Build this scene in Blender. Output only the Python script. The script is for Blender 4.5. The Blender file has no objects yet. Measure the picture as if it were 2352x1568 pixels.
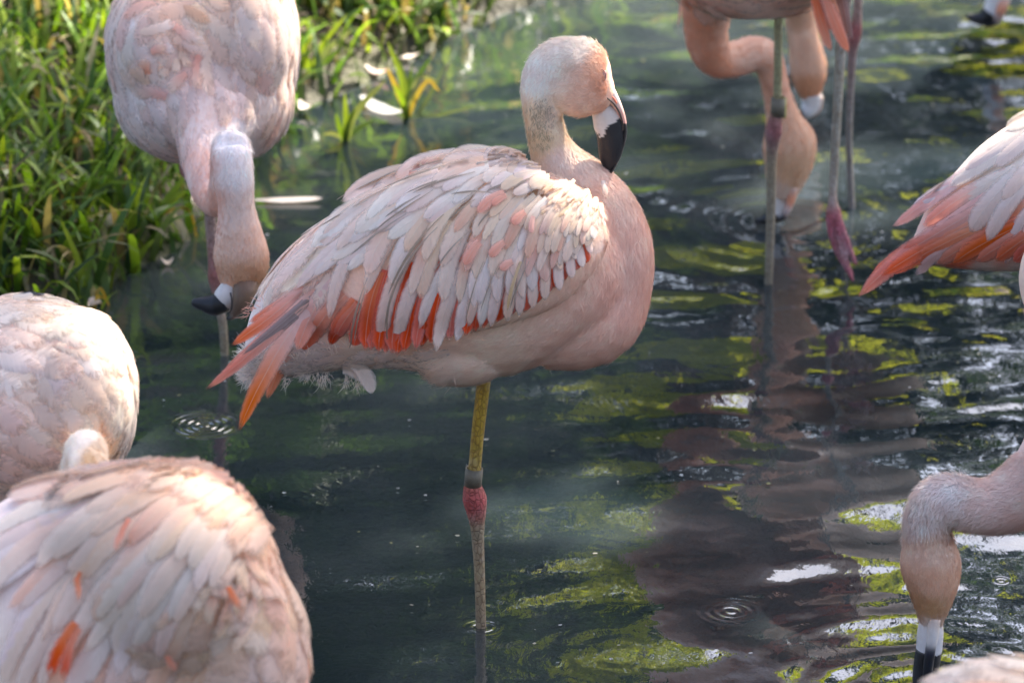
import bpy, bmesh, math, random
import numpy as np
from mathutils import Vector, Matrix, noise
from mathutils.bvhtree import BVHTree
random.seed(7); rng = np.random.default_rng(7)
R = math.radians
scene = bpy.context.scene
COL = scene.collection

# ------------------------------------------------------------------ camera
CAM_H, PITCH, F = 3.042, R(21.0), 12701.0        # F: focal length in pixels of a 2352 px wide picture
cam_data = bpy.data.cameras.new('camera')
cam = bpy.data.objects.new('camera', cam_data); COL.objects.link(cam)
cam.location = (0, 0, CAM_H); cam.rotation_euler = (math.pi/2 - PITCH, 0, 0)
cam_data.sensor_width = 36.0; cam_data.lens = F/2352*36.0
cam_data.clip_end = 600; cam_data.clip_start = 0.1
cam_data.dof.use_dof = True; cam_data.dof.focus_distance = 7.36; cam_data.dof.aperture_fstop = 6.2
scene.camera = cam

# ------------------------------------------------------------------ light
SUN_EL, SUN_AZ = R(50), R(38)                    # azimuth from +Y towards +X: behind the birds, to the right
world = bpy.data.worlds.new('World'); scene.world = world; world.use_nodes = True
wn = world.node_tree; wn.nodes.clear()
sky = wn.nodes.new('ShaderNodeTexSky'); sky.sky_type = 'NISHITA'; sky.sun_disc = False
sky.sun_elevation = SUN_EL; sky.sun_rotation = SUN_AZ; sky.dust_density = 3.0; sky.ozone_density = .6; sky.air_density = .8
bg = wn.nodes.new('ShaderNodeBackground'); bg.inputs[1].default_value = 0.13
wo = wn.nodes.new('ShaderNodeOutputWorld')
wn.links.new(sky.outputs[0], bg.inputs[0]); wn.links.new(bg.outputs[0], wo.inputs[0])
sun_data = bpy.data.lights.new('sun', 'SUN'); sun_data.energy = 5.0; sun_data.angle = R(0.6); sun_data.color = (1.0, 0.93, 0.82)
sun = bpy.data.objects.new('sun', sun_data); COL.objects.link(sun)
SUN_DIR = Vector((math.cos(SUN_EL)*math.sin(SUN_AZ), math.cos(SUN_EL)*math.cos(SUN_AZ), math.sin(SUN_EL)))
sun.rotation_euler = SUN_DIR.to_track_quat('Z', 'Y').to_euler(); sun.location = SUN_DIR*30
vs = scene.view_settings
vs.view_transform = 'Standard'; vs.look = 'None'; vs.exposure = 2.12; vs.gamma = 1.0; vs.use_curve_mapping = False
scene.render.film_transparent = False
scene.cycles.max_bounces = 6; scene.cycles.diffuse_bounces = 3; scene.cycles.glossy_bounces = 3; scene.cycles.transparent_max_bounces = 24
scene.cycles.caustics_reflective = False; scene.cycles.caustics_refractive = False

# ------------------------------------------------------------------ pixel <-> world helpers
FW = Vector((0, math.cos(PITCH), -math.sin(PITCH))); UP = Vector((0, math.sin(PITCH), math.cos(PITCH))); RT = Vector((1, 0, 0))
CAMP = Vector((0, 0, CAM_H))
def ray(x, y): return (FW + RT*((x-1176)/F) - UP*((y-784)/F)).normalized()
def on_y(x, y, Y): d = ray(x, y); return CAMP + d*(Y/d.y)
def on_z(x, y, z=0.0): d = ray(x, y); return CAMP + d*((z-CAM_H)/d.z)
def to_px(p):
    v = p - CAMP; w = v.dot(FW)
    return 1176 + F*v.dot(RT)/w, 784 - F*v.dot(UP)/w
def zone(ox, oy, s): return lambda x, y: (ox + s*x, oy + s*y)
z1 = zone(0, 0, .48); z2 = zone(451.6, 338.7, .464); z3 = zone(1129, 47, .28205); z4 = zone(1505.3, 0, .4499)
z5 = zone(0, 639.7, .5922); z6 = zone(1928.6, 658.6, .58); zt = zone(451.6, 611.5, .258); zs = zone(940.8, 395.1, .288); z7 = zone(987.8, 846.7, .46)

# ------------------------------------------------------------------ materials
def nodes_of(name):
    m = bpy.data.materials.new(name); m.use_nodes = True; nt = m.node_tree; nt.nodes.clear()
    out = nt.nodes.new('ShaderNodeOutputMaterial')
    return m, nt, out
class NB:
    def __init__(s, nt): s.nt = nt
    def n(s, t, **k):
        nd = s.nt.nodes.new(t)
        for a, v in k.items(): setattr(nd, a, v)
        return nd
    def l(s, a, b): s.nt.links.new(a, b)
    def math(s, op, a, b=None, c=None, clamp=False):
        nd = s.nt.nodes.new('ShaderNodeMath'); nd.operation = op; nd.use_clamp = clamp
        for i, v in enumerate((a, b, c)):
            if v is None: continue
            if isinstance(v, (int, float)): nd.inputs[i].default_value = v
            else: s.l(v, nd.inputs[i])
        return nd.outputs[0]
    def mixc(s, f, a, b, mode='MIX'):
        nd = s.nt.nodes.new('ShaderNodeMix'); nd.data_type = 'RGBA'; nd.blend_type = mode
        for i, v in ((0, f), (6, a), (7, b)):
            if isinstance(v, (int, float)): nd.inputs[i].default_value = v
            elif isinstance(v, tuple): nd.inputs[i].default_value = (*v, 1) if len(v) == 3 else v
            else: s.l(v, nd.inputs[i])
        return nd.outputs[2]
    def noise(s, vec, scale, detail=3, rough=.55, dist=0):
        nd = s.nt.nodes.new('ShaderNodeTexNoise'); nd.inputs['Scale'].default_value = scale
        nd.inputs['Detail'].default_value = detail; nd.inputs['Roughness'].default_value = rough; nd.inputs['Distortion'].default_value = dist
        if vec is not None: s.l(vec, nd.inputs['Vector'])
        return nd.outputs[0]
    def mapr(s, v, a, b, c=0., d=1.):
        nd = s.nt.nodes.new('ShaderNodeMapRange'); s.l(v, nd.inputs[0])
        for i, q in enumerate((a, b, c, d)): nd.inputs[i+1].default_value = q
        return nd.outputs[0]
    def bump(s, h, strength, dist):
        nd = s.nt.nodes.new('ShaderNodeBump'); nd.inputs['Strength'].default_value = strength; nd.inputs['Distance'].default_value = dist
        s.l(h, nd.inputs['Height']); return nd.outputs[0]
    def pbsdf(s, color, rough=.6, spec=.3, normal=None, sheen=0):
        p = s.nt.nodes.new('ShaderNodeBsdfPrincipled')
        if isinstance(color, tuple): p.inputs['Base Color'].default_value = (*color, 1)
        else: s.l(color, p.inputs['Base Color'])
        if isinstance(rough, (int, float)): p.inputs['Roughness'].default_value = rough
        else: s.l(rough, p.inputs['Roughness'])
        p.inputs['Specular IOR Level'].default_value = spec
        if sheen: p.inputs['Sheen Weight'].default_value = sheen
        if normal is not None: s.l(normal, p.inputs['Normal'])
        return p
    def mixs(s, f, a, b):
        nd = s.nt.nodes.new('ShaderNodeMixShader')
        if isinstance(f, (int, float)): nd.inputs[0].default_value = f
        else: s.l(f, nd.inputs[0])
        s.l(a, nd.inputs[1]); s.l(b, nd.inputs[2]); return nd.outputs[0]
def attr(b, name='Col'):
    a = b.n('ShaderNodeAttribute'); a.attribute_name = name; return a.outputs['Color']

def mat_feather(name, soft):
    m, nt, out = nodes_of(name); b = NB(nt)
    uv = b.n('ShaderNodeUVMap'); uv.uv_map = 'UVMap'
    sep = b.n('ShaderNodeSeparateXYZ'); b.l(uv.outputs[0], sep.inputs[0])
    u = b.math('ABSOLUTE', b.math('SUBTRACT', sep.outputs[0], .5)); u = b.math('MULTIPLY', u, 2.)
    v = sep.outputs[1]
    oi = b.n('ShaderNodeObjectInfo'); ge = b.n('ShaderNodeNewGeometry')
    rnd = b.math('MULTIPLY', b.math('ADD', oi.outputs['Random'], ge.outputs['Random Per Island']), 37.)
    # barbs run from the shaft forward to the edge
    t = b.math('SUBTRACT', v, b.math('MULTIPLY', u, .013))
    def streak(fu, fv, det):
        cb = b.n('ShaderNodeCombineXYZ'); b.l(b.math('MULTIPLY', u, fu), cb.inputs[0]); b.l(b.math('MULTIPLY', t, fv), cb.inputs[1])
        b.l(b.math('ADD', rnd, b.math('MULTIPLY', b.math('GREATER_THAN', sep.outputs[0], .5), 9.)), cb.inputs[2])
        return b.noise(cb.outputs[0], 1.0, det, .6)
    barbs = streak(.3, 1300., 2); clump = streak(.5, 150., 3)
    at = b.n('ShaderNodeAttribute'); at.attribute_name = 'Col'; tt = at.outputs['Alpha']
    hs = b.n('ShaderNodeHueSaturation'); b.l(at.outputs['Color'], hs.inputs['Color'])
    b.l(b.mapr(oi.outputs['Random'], 0, 1, .85, 1.15), hs.inputs['Saturation'])
    c = b.mixc(b.mapr(barbs, .3, .7, .0, .20), hs.outputs[0], (.6, .46, .40), 'MULTIPLY')
    c = b.mixc(b.mapr(clump, .4, .75, .0, .16), c, (.66, .48, .40), 'MULTIPLY')
    rach = b.mapr(u, .02, .06, 1, 0)
    c = b.mixc(b.mapr(u, .25, 1.0, 0, .30), c, b.mixc(.5, c, (.90, .84, .80)))
    c = b.mixc(b.math('MULTIPLY', rach, .0 if soft else .30, clamp=True), c, (.82, .72, .60))
    h = b.math('ADD', b.math('MULTIPLY', barbs, .35), b.math('ADD', b.math('MULTIPLY', rach, .0 if soft else .6), b.math('MULTIPLY', clump, .8)))
    nrm = b.bump(h, .5, .0010)
    p = b.pbsdf(c, .62, .16, nrm, .15)
    tr = b.n('ShaderNodeBsdfTranslucent'); b.l(c, tr.inputs[0]); b.l(nrm, tr.inputs['Normal'])
    sh = b.mixs(.40 if soft else .30, p.outputs[0], tr.outputs[0])
    # frayed edge: barbs end at different lengths and part into small notches
    e = b.math('MAXIMUM', u, b.mapr(tt, .55 if soft else .80, 1.0, 0, 1))
    if soft:
        e = b.math('ADD', e, b.math('MULTIPLY', b.math('SUBTRACT', clump, .5), 1.3)); e = b.math('ADD', e, b.math('MULTIPLY', b.math('SUBTRACT', barbs, .5), .9)); a = b.mapr(e, .45, 1.0, 0, 1)
    else:
        e = b.math('ADD', e, b.math('MULTIPLY', b.math('SUBTRACT', clump, .5), .30)); e = b.math('ADD', e, b.math('MULTIPLY', b.math('SUBTRACT', barbs, .5), .35)); a = b.mapr(e, .66, 1.08, 0, 1)
    tp = b.n('ShaderNodeBsdfTransparent')
    b.l(b.mixs(a, sh, tp.outputs[0]), out.inputs[0]); return m
def mat_plumage():
    m, nt, out = nodes_of('plumage'); b = NB(nt)
    tc = b.n('ShaderNodeTexCoord')
    n1 = b.noise(tc.outputs['Object'], 260, 3, .6); n2 = b.noise(tc.outputs['Object'], 38, 3, .55, .6)
    c = b.mixc(b.mapr(n2, .3, .7, 0, .20), attr(b), (.82, .6, .52), 'MULTIPLY')
    c = b.mixc(b.mapr(n1, .3, .7, 0, .22), c, (.6, .45, .38), 'MULTIPLY')
    nrm = b.bump(b.math('ADD', b.math('MULTIPLY', n1, .5), n2), .35, .004)
    p = b.pbsdf(c, .75, .12, nrm, .25)
    b.l(p.outputs[0], out.inputs[0]); return m
def mat_fuzz():
    m, nt, out = nodes_of('down'); b = NB(nt)
    p = b.pbsdf(attr(b), .7, .12, None, .1)
    tr = b.n('ShaderNodeBsdfTranslucent'); b.l(attr(b), tr.inputs[0])
    b.l(b.mixs(.38, p.outputs[0], tr.outputs[0]), out.inputs[0]); return m
def mat_leg():
    m, nt, out = nodes_of('leg_skin'); b = NB(nt)
    tc = b.n('ShaderNodeTexCoord')
    mp = b.n('ShaderNodeMapping'); mp.inputs['Scale'].default_value = (1, 1, .55); b.l(tc.outputs['Object'], mp.inputs[0])
    vo = b.n('ShaderNodeTexVoronoi'); vo.feature = 'DISTANCE_TO_EDGE'; vo.inputs['Scale'].default_value = 190; b.l(mp.outputs[0], vo.inputs['Vector'])
    e = b.mapr(vo.outputs['Distance'], 0, .12, 0, 1)
    n = b.noise(tc.outputs['Object'], 90, 4, .6); n2 = b.noise(tc.outputs['Object'], 22, 3, .6)
    c = b.mixc(b.mapr(n, .35, .7, 0, .5), attr(b), (.45, .33, .22), 'MULTIPLY')
    c = b.mixc(b.mapr(n2, .55, .75, 0, .35), c, (.50, .45, .40))
    c = b.mixc(b.math('MULTIPLY', b.math('SUBTRACT', 1, e), .6, clamp=True), c, (.28, .18, .10), 'MULTIPLY')
    nrm = b.bump(b.math('ADD', e, n), .8, .0014)
    b.l(b.pbsdf(c, .5, .35, nrm).outputs[0], out.inputs[0]); return m
def mat_bill():
    m, nt, out = nodes_of('bill_horn'); b = NB(nt)
    tc = b.n('ShaderNodeTexCoord'); n = b.noise(tc.outputs['Object'], 120, 4, .6); n2 = b.noise(tc.outputs['Object'], 600, 2)
    c = b.mixc(b.mapr(n, .35, .7, 0, .25), attr(b), (.6, .5, .42), 'MULTIPLY')
    nrm = b.bump(b.math('ADD', n, n2), .35, .0012)
    b.l(b.pbsdf(c, b.mapr(n, .3, .7, .34, .55), .4, nrm).outputs[0], out.inputs[0]); return m
def mat_plain(name, col, rough=.5, spec=.3, metal=0, scale=60, vary=.35):
    m, nt, out = nodes_of(name); b = NB(nt)
    tc = b.n('ShaderNodeTexCoord'); n = b.noise(tc.outputs['Object'], scale, 4, .6)
    c = b.mixc(b.mapr(n, .3, .7, 0, vary), col, tuple(q*.4 for q in col))
    p = b.pbsdf(c, rough, spec, b.bump(n, .4, .002)); p.inputs['Metallic'].default_value = metal
    b.l(p.outputs[0], out.inputs[0]); return m
def mat_leaf(name, trans=.5, rough=.42):
    m, nt, out = nodes_of(name); b = NB(nt)
    tc = b.n('ShaderNodeTexCoord'); n = b.noise(tc.outputs['Object'], 60, 3)
    c = b.mixc(b.mapr(n, .35, .7, 0, .35), attr(b), (.5, .55, .3), 'MULTIPLY')
    p = b.pbsdf(c, rough, .35)
    tr = b.n('ShaderNodeBsdfTranslucent')
    b.l(b.mixc(1.0, c, (1.0, 1.0, .45), 'MULTIPLY'), tr.inputs[0])
    b.l(b.mixs(trans, p.outputs[0], tr.outputs[0]), out.inputs[0]); return m
def mat_bark():
    m, nt, out = nodes_of('bark'); b = NB(nt)
    tc = b.n('ShaderNodeTexCoord'); mp = b.n('ShaderNodeMapping'); mp.inputs['Scale'].default_value = (6, 6, 1); b.l(tc.outputs['Object'], mp.inputs[0])
    n = b.noise(mp.outputs[0], 4, 5, .65)
    c = b.mixc(b.mapr(n, .3, .7), (.05, .035, .025), (.16, .12, .09))
    b.l(b.pbsdf(c, .9, .1, b.bump(n, 1, .03)).outputs[0], out.inputs[0]); return m
def mat_ground():
    m, nt, out = nodes_of('mud_ground'); b = NB(nt)
    ge = b.n('ShaderNodeNewGeometry'); P = ge.outputs['Position']
    n1 = b.noise(P, 3.2, 5, .6, .4); n2 = b.noise(P, 22, 5, .65); n3 = b.noise(P, 120, 3)
    c = b.mixc(b.mapr(n2, .3, .7), (.022, .016, .010), (.10, .075, .045))
    c = b.mixc(b.mapr(n1, .5, .65, 0, .5), c, (.07, .075, .02))
    c = b.mixc(b.mapr(n3, .60, .70, 0, .5), c, (.20, .16, .10))
    sx = b.n('ShaderNodeSeparateXYZ'); b.l(P, sx.inputs[0])
    wet = b.mapr(sx.outputs[2], .0, .05, 0, 1)
    bedc = b.mixc(b.mapr(n1, .42, .60), (.060, .056, .040), (.085, .095, .03))
    bedc = b.mixc(b.mapr(n2, .4, .65, 0, .6), bedc, (.06, .055, .035))
    c = b.mixc(wet, bedc, c)
    nrm = b.bump(b.math('ADD', b.math('MULTIPLY', n2, 1.), b.math('MULTIPLY', n3, .3)), 1.0, .03)
    b.l(b.pbsdf(c, b.mapr(wet, 0, 1, .35, .85), .3, nrm).outputs[0], out.inputs[0]); return m
SMALL_RINGS = [((470, 975), .0125, .060, .0011), ((1105, 1437), .012, .032, .0005), ((1680, 1400), .0135, .055, .00025), ((2300, 1330), .008, .016, .0003)]
def mat_water():
    m, nt, out = nodes_of('pond_water'); b = NB(nt)
    ge = b.n('ShaderNodeNewGeometry'); P = ge.outputs['Position']
    mp = b.n('ShaderNodeMapping'); mp.inputs['Scale'].default_value = (1, .45, 1); b.l(P, mp.inputs[0])
    n = b.noise(mp.outputs[0], 55, 3, .55, .4)
    hgt = b.math('MULTIPLY', n, .0004)
    for (rx, ry), lam, reach, am in SMALL_RINGS:
        c = on_z(rx, ry); vd = b.n('ShaderNodeVectorMath', operation='DISTANCE'); b.l(P, vd.inputs[0]); vd.inputs[1].default_value = c
        r_ = vd.outputs['Value']; env = b.mapr(r_, 0, reach, 1, 0); env.node.clamp = True
        w_ = b.math('SINE', b.math('MULTIPLY', r_, 6.2832/lam))
        hgt = b.math('ADD', hgt, b.math('MULTIPLY', b.math('MULTIPLY', w_, b.math('POWER', env, .6)), am))
    nrm = b.bump(hgt, 1.0, 1.0)
    fr = b.n('ShaderNodeFresnel'); fr.inputs['IOR'].default_value = 2.1; b.l(nrm, fr.inputs['Normal'])
    gl = b.n('ShaderNodeBsdfGlossy'); gl.inputs['Roughness'].default_value = .015; gl.inputs[0].default_value = (1, 1, 1, 1); b.l(nrm, gl.inputs['Normal'])
    cl = b.noise(P, 1.6, 4, .55, .5); cl2 = b.noise(P, 6, 3, .5)
    # suspended silt: a cloudy, greyish green veil
    df = b.n('ShaderNodeBsdfDiffuse'); b.l(b.mixc(b.mapr(cl, .35, .65), (.016, .026, .034), (.052, .064, .066)), df.inputs[0])
    tr = b.n('ShaderNodeBsdfTransparent'); tr.inputs[0].default_value = (.42, .52, .44, 1)
    body = b.mixs(b.mapr(b.math('ADD', cl, b.math('MULTIPLY', cl2, .3)), .45, .85, .45, .72), tr.outputs[0], df.outputs[0])
    b.l(b.mixs(fr.outputs[0], body, gl.outputs[0]), out.inputs[0]); return m
M = dict(feather=mat_feather('feather', False), soft=mat_feather('soft_feather', True), plumage=mat_plumage(), down=mat_fuzz(), leg=mat_leg(), bill=mat_bill(),
         band=mat_plain('aluminium_band', (.17, .145, .10), .5, .4, .15, 300), grass=mat_leaf('grass_blade'),
         leafc=mat_leaf('tree_leaf', .6, .5), bark=mat_bark(), ground=mat_ground(), water=mat_water(),
         rock=mat_plain('wet_rock', (.07, .07, .075), .35, .5, 0, 25, .6), eye=mat_plain('eyelid', (.62, .33, .27), .5, .3, 0, 500),
         foam=mat_plain('water_bead', (.75, .77, .78), .12, .6, 0, 50, .1), sky_dark=mat_plain('straw', (.36, .29, .16), .8, .1, 0, 60))

# ------------------------------------------------------------------ mesh helpers
def mesh_obj(name, verts, faces, mat, parent=None, cols=None, uvs=None, smooth=True, kind=None):
    me = bpy.data.meshes.new(name); me.from_pydata([tuple(v) for v in verts], [], faces)
    if smooth: me.polygons.foreach_set('use_smooth', np.ones(len(me.polygons), bool))
    if cols is not None:
        ca = me.color_attributes.new('Col', 'FLOAT_COLOR', 'POINT')
        a = np.ones((len(me.vertices), 4), np.float32); cc_ = np.asarray(cols, np.float32); a[:, :cc_.shape[1]] = cc_
        ca.data.foreach_set('color', a.ravel())
    if uvs is not None:
        ul = me.uv_layers.new(name='UVMap')
        idx = np.empty(len(me.loops), np.int32); me.loops.foreach_get('vertex_index', idx)
        ul.data.foreach_set('uv', np.asarray(uvs, np.float32)[idx].ravel())
    me.materials.append(mat); me.update()
    o = bpy.data.objects.new(name, me); COL.objects.link(o)
    if parent is not None: adopt(o, parent)
    if kind: o['kind'] = kind
    return o
def adopt(o, parent):
    o.parent = parent; o.matrix_parent_inverse = world_inv(parent)
def world_inv(o):
    m = Matrix.Translation(o.location) @ o.rotation_euler.to_matrix().to_4x4()
    if o.parent is not None: return m.inverted() if False else (parent_world(o)).inverted()
    return m.inverted()
def parent_world(o):
    if o.parent is None: return Matrix.Translation(o.location) @ o.rotation_euler.to_matrix().to_4x4()
    return parent_world(o.parent) @ o.matrix_parent_inverse @ (Matrix.Translation(o.location) @ o.rotation_euler.to_matrix().to_4x4())
def tag(o, label, cat, group=None, kind=None):
    o['label'] = label; o['category'] = cat
    if group: o['group'] = group
    if kind: o['kind'] = kind
    return o
def empty(name, loc, label, cat, group=None):
    o = bpy.data.objects.new(name, None); o.empty_display_size = .05; COL.objects.link(o); o.location = loc
    return tag(o, label, cat, group)

def catmull(pts, k):
    P = np.asarray(pts, float)
    if len(P) < 3: return np.array([P[0]+(P[-1]-P[0])*t for t in np.linspace(0, 1, k+1)])
    E = np.vstack([2*P[0]-P[1], P, 2*P[-1]-P[-2]]); out = []
    for i in range(1, len(E)-2):
        a, b_, c, d = E[i-1], E[i], E[i+1], E[i+2]
        for j in range(k):
            t = j/k
            out.append(.5*((2*b_) + (c-a)*t + (2*a-5*b_+4*c-d)*t*t + (3*b_-a-3*c+d)*t**3))
    out.append(E[-2]); return np.array(out)
def tube(centers, ra, rb, seg=20, ref=None, cap=True):
    """sections perpendicular to a 3-D path; ra across the picture plane, rb along the view"""
    C = [Vector(c) for c in centers]; V = []; Fc = []; n = len(C); prev = None
    ref = ref or FW
    for i in range(n):
        T = (C[min(i+1, n-1)] - C[max(i-1, 0)])
        T = T.normalized() if T.length > 1e-9 else Vector((0, 0, 1))
        q = ref - T*ref.dot(T)
        if q.length < .35 and prev is not None: q = prev - T*prev.dot(T)
        if prev is not None and q.dot(prev) < 0 and q.length < .6: q = -q
        q.normalize(); prev = q; s = T.cross(q)
        for j in range(seg):
            a = 2*math.pi*j/seg
            V.append(C[i] + s*(math.cos(a)*ra[i]) + q*(math.sin(a)*rb[i]))
    for i in range(n-1):
        for j in range(seg):
            k = (j+1) % seg; Fc.append((i*seg+j, i*seg+k, (i+1)*seg+k, (i+1)*seg+j))
    if cap: Fc.append(tuple(range(seg))[::-1]); Fc.append(tuple((n-1)*seg+j for j in range(seg)))
    return V, Fc
def lerp(a, b, t): return tuple(a[i]+(b[i]-a[i])*t for i in range(len(a)))
def smooth(a, b, x): t = min(1, max(0, (x-a)/(b-a))); return t*t*(3-2*t)
def poly_at(P, t):
    P = np.asarray(P, float); s = t*(len(P)-1); i = min(int(s), len(P)-2); return P[i]+(P[i+1]-P[i])*(s-i)

# palette of the plumage (base colours)
PALE = (.89, .66, .51); PINK = (.87, .46, .34); WHITE = (.91, .79, .68); CORAL = (.82, .20, .085); RED = (.76, .085, .02)
SALMON = (.87, .38, .23); CREAM = (.87, .66, .48); OCHRE = (.50, .36, .20); DARK = (.20, .165, .13); BLACK = (.012, .012, .014); HORN = (.62, .55, .48)
LILAC = (.89, .70, .60)
def jit(c, s=.05):
    k = 1+random.uniform(-s, s); return tuple(min(.92, max(0, q*k*(1+random.uniform(-s, s)*.5))) for q in c)

class Bird:
    def __init__(s, name, Y, base, label, group='flamingos wading in the pond'):
        s.Y = Y; s.root = empty(name, base, label, 'flamingo', group); s.fmat = 'feather'; s.nf = 0
        s.V = []; s.Fc = []; s.stuffV = []; s.stuffF = []; s.stuffC = []
    def ppm(s, dy=0): return F/((s.Y+dy)/math.cos(PITCH) if False else (on_y(1176, 784, s.Y+dy)-CAMP).dot(FW))
    def at(s, x, y, dy=0): return on_y(x, y, s.Y+dy)
    def add(s, V, Fc):
        o = len(s.V); s.V += V; s.Fc += [tuple(i+o for i in f) for f in Fc]
    def loft(s, st, k=4, seg=24):
        P = catmull([(q[0], q[1], q[2], q[3] if len(q) > 3 else q[2], q[4] if len(q) > 4 else 0) for q in st], k)
        c = [s.at(p[0], p[1], p[4]) for p in P]
        s.add(*tube(c, [max(.5, p[2])/s.ppm(p[4]) for p in P], [max(.5, p[3])/s.ppm(p[4]) for p in P], seg))
    def blob(s, x, y, rx, ry, rd, rot=0, dy=0, tilt=0):
        """ellipsoid: radii in px across, up and along the view; rot turns it in the picture, tilt in depth"""
        c = s.at(x, y, dy); k = s.ppm(dy); a = R(rot); t = R(tilt)
        X = RT*math.cos(a) - UP*math.sin(a); Yv = RT*math.sin(a) + UP*math.cos(a)
        X, Z = X*math.cos(t) + FW*math.sin(t), FW*math.cos(t) - X*math.sin(t)
        V = []; Fc = []; nu, nv = 28, 18
        for i in range(nv+1):
            th = math.pi*(i+.0)/nv
            for j in range(nu):
                ph = 2*math.pi*j/nu
                V.append(c + X*(rx/k*math.sin(th)*math.cos(ph)) + Yv*(ry/k*math.cos(th)) + Z*(rd/k*math.sin(th)*math.sin(ph)))
        for i in range(nv):
            for j in range(nu):
                q = (j+1) % nu; Fc.append((i*nu+j, (i+1)*nu+j, (i+1)*nu+q, i*nu+q))
        s.add(V, Fc)
    def skin(s, anchors, voxel=.006, smooth_it=6, name='body', parent=None):
        """fuse everything added so far into ONE continuous surface"""
        me = bpy.data.meshes.new('tmp'); me.from_pydata([tuple(v) for v in s.V], [], s.Fc); me.update()
        o = bpy.data.objects.new('tmp', me); COL.objects.link(o)
        rm = o.modifiers.new('r', 'REMESH'); rm.mode = 'VOXEL'; rm.voxel_size = voxel
        sm = o.modifiers.new('s', 'SMOOTH'); sm.iterations = smooth_it; sm.factor = .5
        dg = bpy.context.evaluated_depsgraph_get(); ev = o.evaluated_get(dg)
        res = bpy.data.meshes.new_from_object(ev)
        V = np.empty(len(res.vertices)*3); res.vertices.foreach_get('co', V); V = V.reshape(-1, 3)
        faces = [tuple(p.vertices) for p in res.polygons]
        bpy.data.objects.remove(o); bpy.data.meshes.remove(me); bpy.data.meshes.remove(res)
        s.V = []; s.Fc = []
        s.anchors = anchors; cols = s.color(V)
        ob = mesh_obj(name, V, faces, M['plumage'], parent or s.root, cols)
        if name == 'body': s.body = ob
        s.bvhs = getattr(s, 'bvhs', []) + [(V, faces)]
        s.rebvh(); return ob
    def rebvh(s):
        V = []; Fc = []
        for v, f in s.bvhs:
            o = len(V); V += [tuple(q) for q in v]; Fc += [tuple(i+o for i in g) for g in f]
        s.bvh = BVHTree.FromPolygons(V, Fc)
        s.tri = (np.array(V), Fc)
    def color(s, V):
        V = np.asarray(V, float).reshape(-1, 3); q = V - np.array(CAMP); w = q @ np.array(FW)
        px = 1176 + F*(q @ np.array(RT))/w; py = 784 - F*(q @ np.array(UP))/w
        A = np.array([(a[0], a[1]) for a in s.anchors], float); C = np.array([a[2] for a in s.anchors], float)**np.array([.66, .93, 1.08])
        d = (px[:, None]-A[:, 0])**2 + (py[:, None]-A[:, 1])**2 + 60
        wgt = 1/d**2; wgt /= wgt.sum(1, keepdims=True); return wgt @ C
    def hit(s, x, y):
        d = ray(x, y); h = s.bvh.ray_cast(CAMP, d)
        if h[0] is None: return None, None
        n = h[1]
        if n.dot(d) > 0: n = -n
        return h[0], n
    # ---- one feather laid on the bird along a path given in picture space
    def feather(s, root, tip, w, bend=0, parent=None, c0=PALE, c1=PALE, h0=.001, h1=.006, tilt=.0, tipr=.22, nl=8, name='feather', ragged=None, narrow=.72, stuff=False, flat=False):
        rx, ry = root; tx, ty = tip; L = math.hypot(tx-rx, ty-ry)+1e-6
        pxn = (-(ty-ry)/L, (tx-rx)/L)
        cx, cy = (rx+tx)/2 + pxn[0]*bend*L, (ry+ty)/2 + pxn[1]*bend*L
        dep = []; nor = []; pts = []
        for i in range(nl+1):
            t = i/nl; x = (1-t)**2*rx + 2*t*(1-t)*cx + t*t*tx; y = (1-t)**2*ry + 2*t*(1-t)*cy + t*t*ty
            dx = 2*(1-t)*(cx-rx) + 2*t*(tx-cx); dy = 2*(1-t)*(cy-ry) + 2*t*(ty-cy); q = math.hypot(dx, dy)+1e-6
            pts.append((x, y, -dy/q, dx/q)); p, n = s.hit(x, y)
            dep.append(None if p is None else (p-CAMP).dot(FW)); nor.append(n)
        base = (s.at(rx, ry) - CAMP).dot(FW)
        last = next((d for d in dep if d is not None), base - .02); ln = next((n for n in nor if n is not None), -FW)
        prevd = None
        for i in range(nl+1):
            if dep[i] is None or (prevd is not None and abs(dep[i]-last) > .05): dep[i] = last
            if nor[i] is None: nor[i] = ln
            last = dep[i]; ln = nor[i]; prevd = last
        V = []; U = []; C = []; k = F/dep[0]; Lm = L/k
        us = (-1, -.5, 0, .5, 1)
        for i in range(nl+1):
            t = i/nl; x, y, nx, ny = pts[i]
            prof = narrow + (1-narrow)*smooth(0, .55, t)
            if t > 1-tipr: prof *= math.sqrt(max(0.0, 1-((t-1+tipr)/tipr)**2)) if tipr > 0 else 1
            if i == nl: prof = max(prof, .10)
            for u in us:
                qx, qy = x+nx*u*w*prof, y+ny*u*w*prof
                d = ray(qx, qy); P0 = CAMP + d*(dep[i]/d.dot(FW))
                if not flat:
                    pp, nn = s.hit(qx, qy)
                    if pp is not None and abs((pp-CAMP).dot(FW)-dep[i]) < .035: P0 = pp
                hgt = h0 + (h1-h0)*t + .24*w/k*(1-u*u)*prof + tilt*u*w/k*prof
                P0 = P0 + (nor[i]*.55 - d*.45).normalized()*hgt
                V.append(P0); U.append((.5+.5*u, t*Lm)); C.append(lerp(c0, c1, smooth(.15, .9, t))+(t,))
        Fc = []; m = len(us)
        for i in range(nl):
            for j in range(m-1): Fc.append((i*m+j, i*m+j+1, (i+1)*m+j+1, (i+1)*m+j))
        if stuff:
            s.push(V, Fc, C, U); return None
        s.nf += 1
        return mesh_obj(name, V, Fc, M[s.fmat], parent or s.body, C, U)
    def push(s, V, Fc, C, U=None):
        o = len(s.stuffV); s.stuffV += V; s.stuffF += [tuple(i+o for i in f) for f in Fc]; s.stuffC += C
        s.stuffU = getattr(s, 'stuffU', []) + (U or [(.5, 0)]*len(V))
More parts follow.
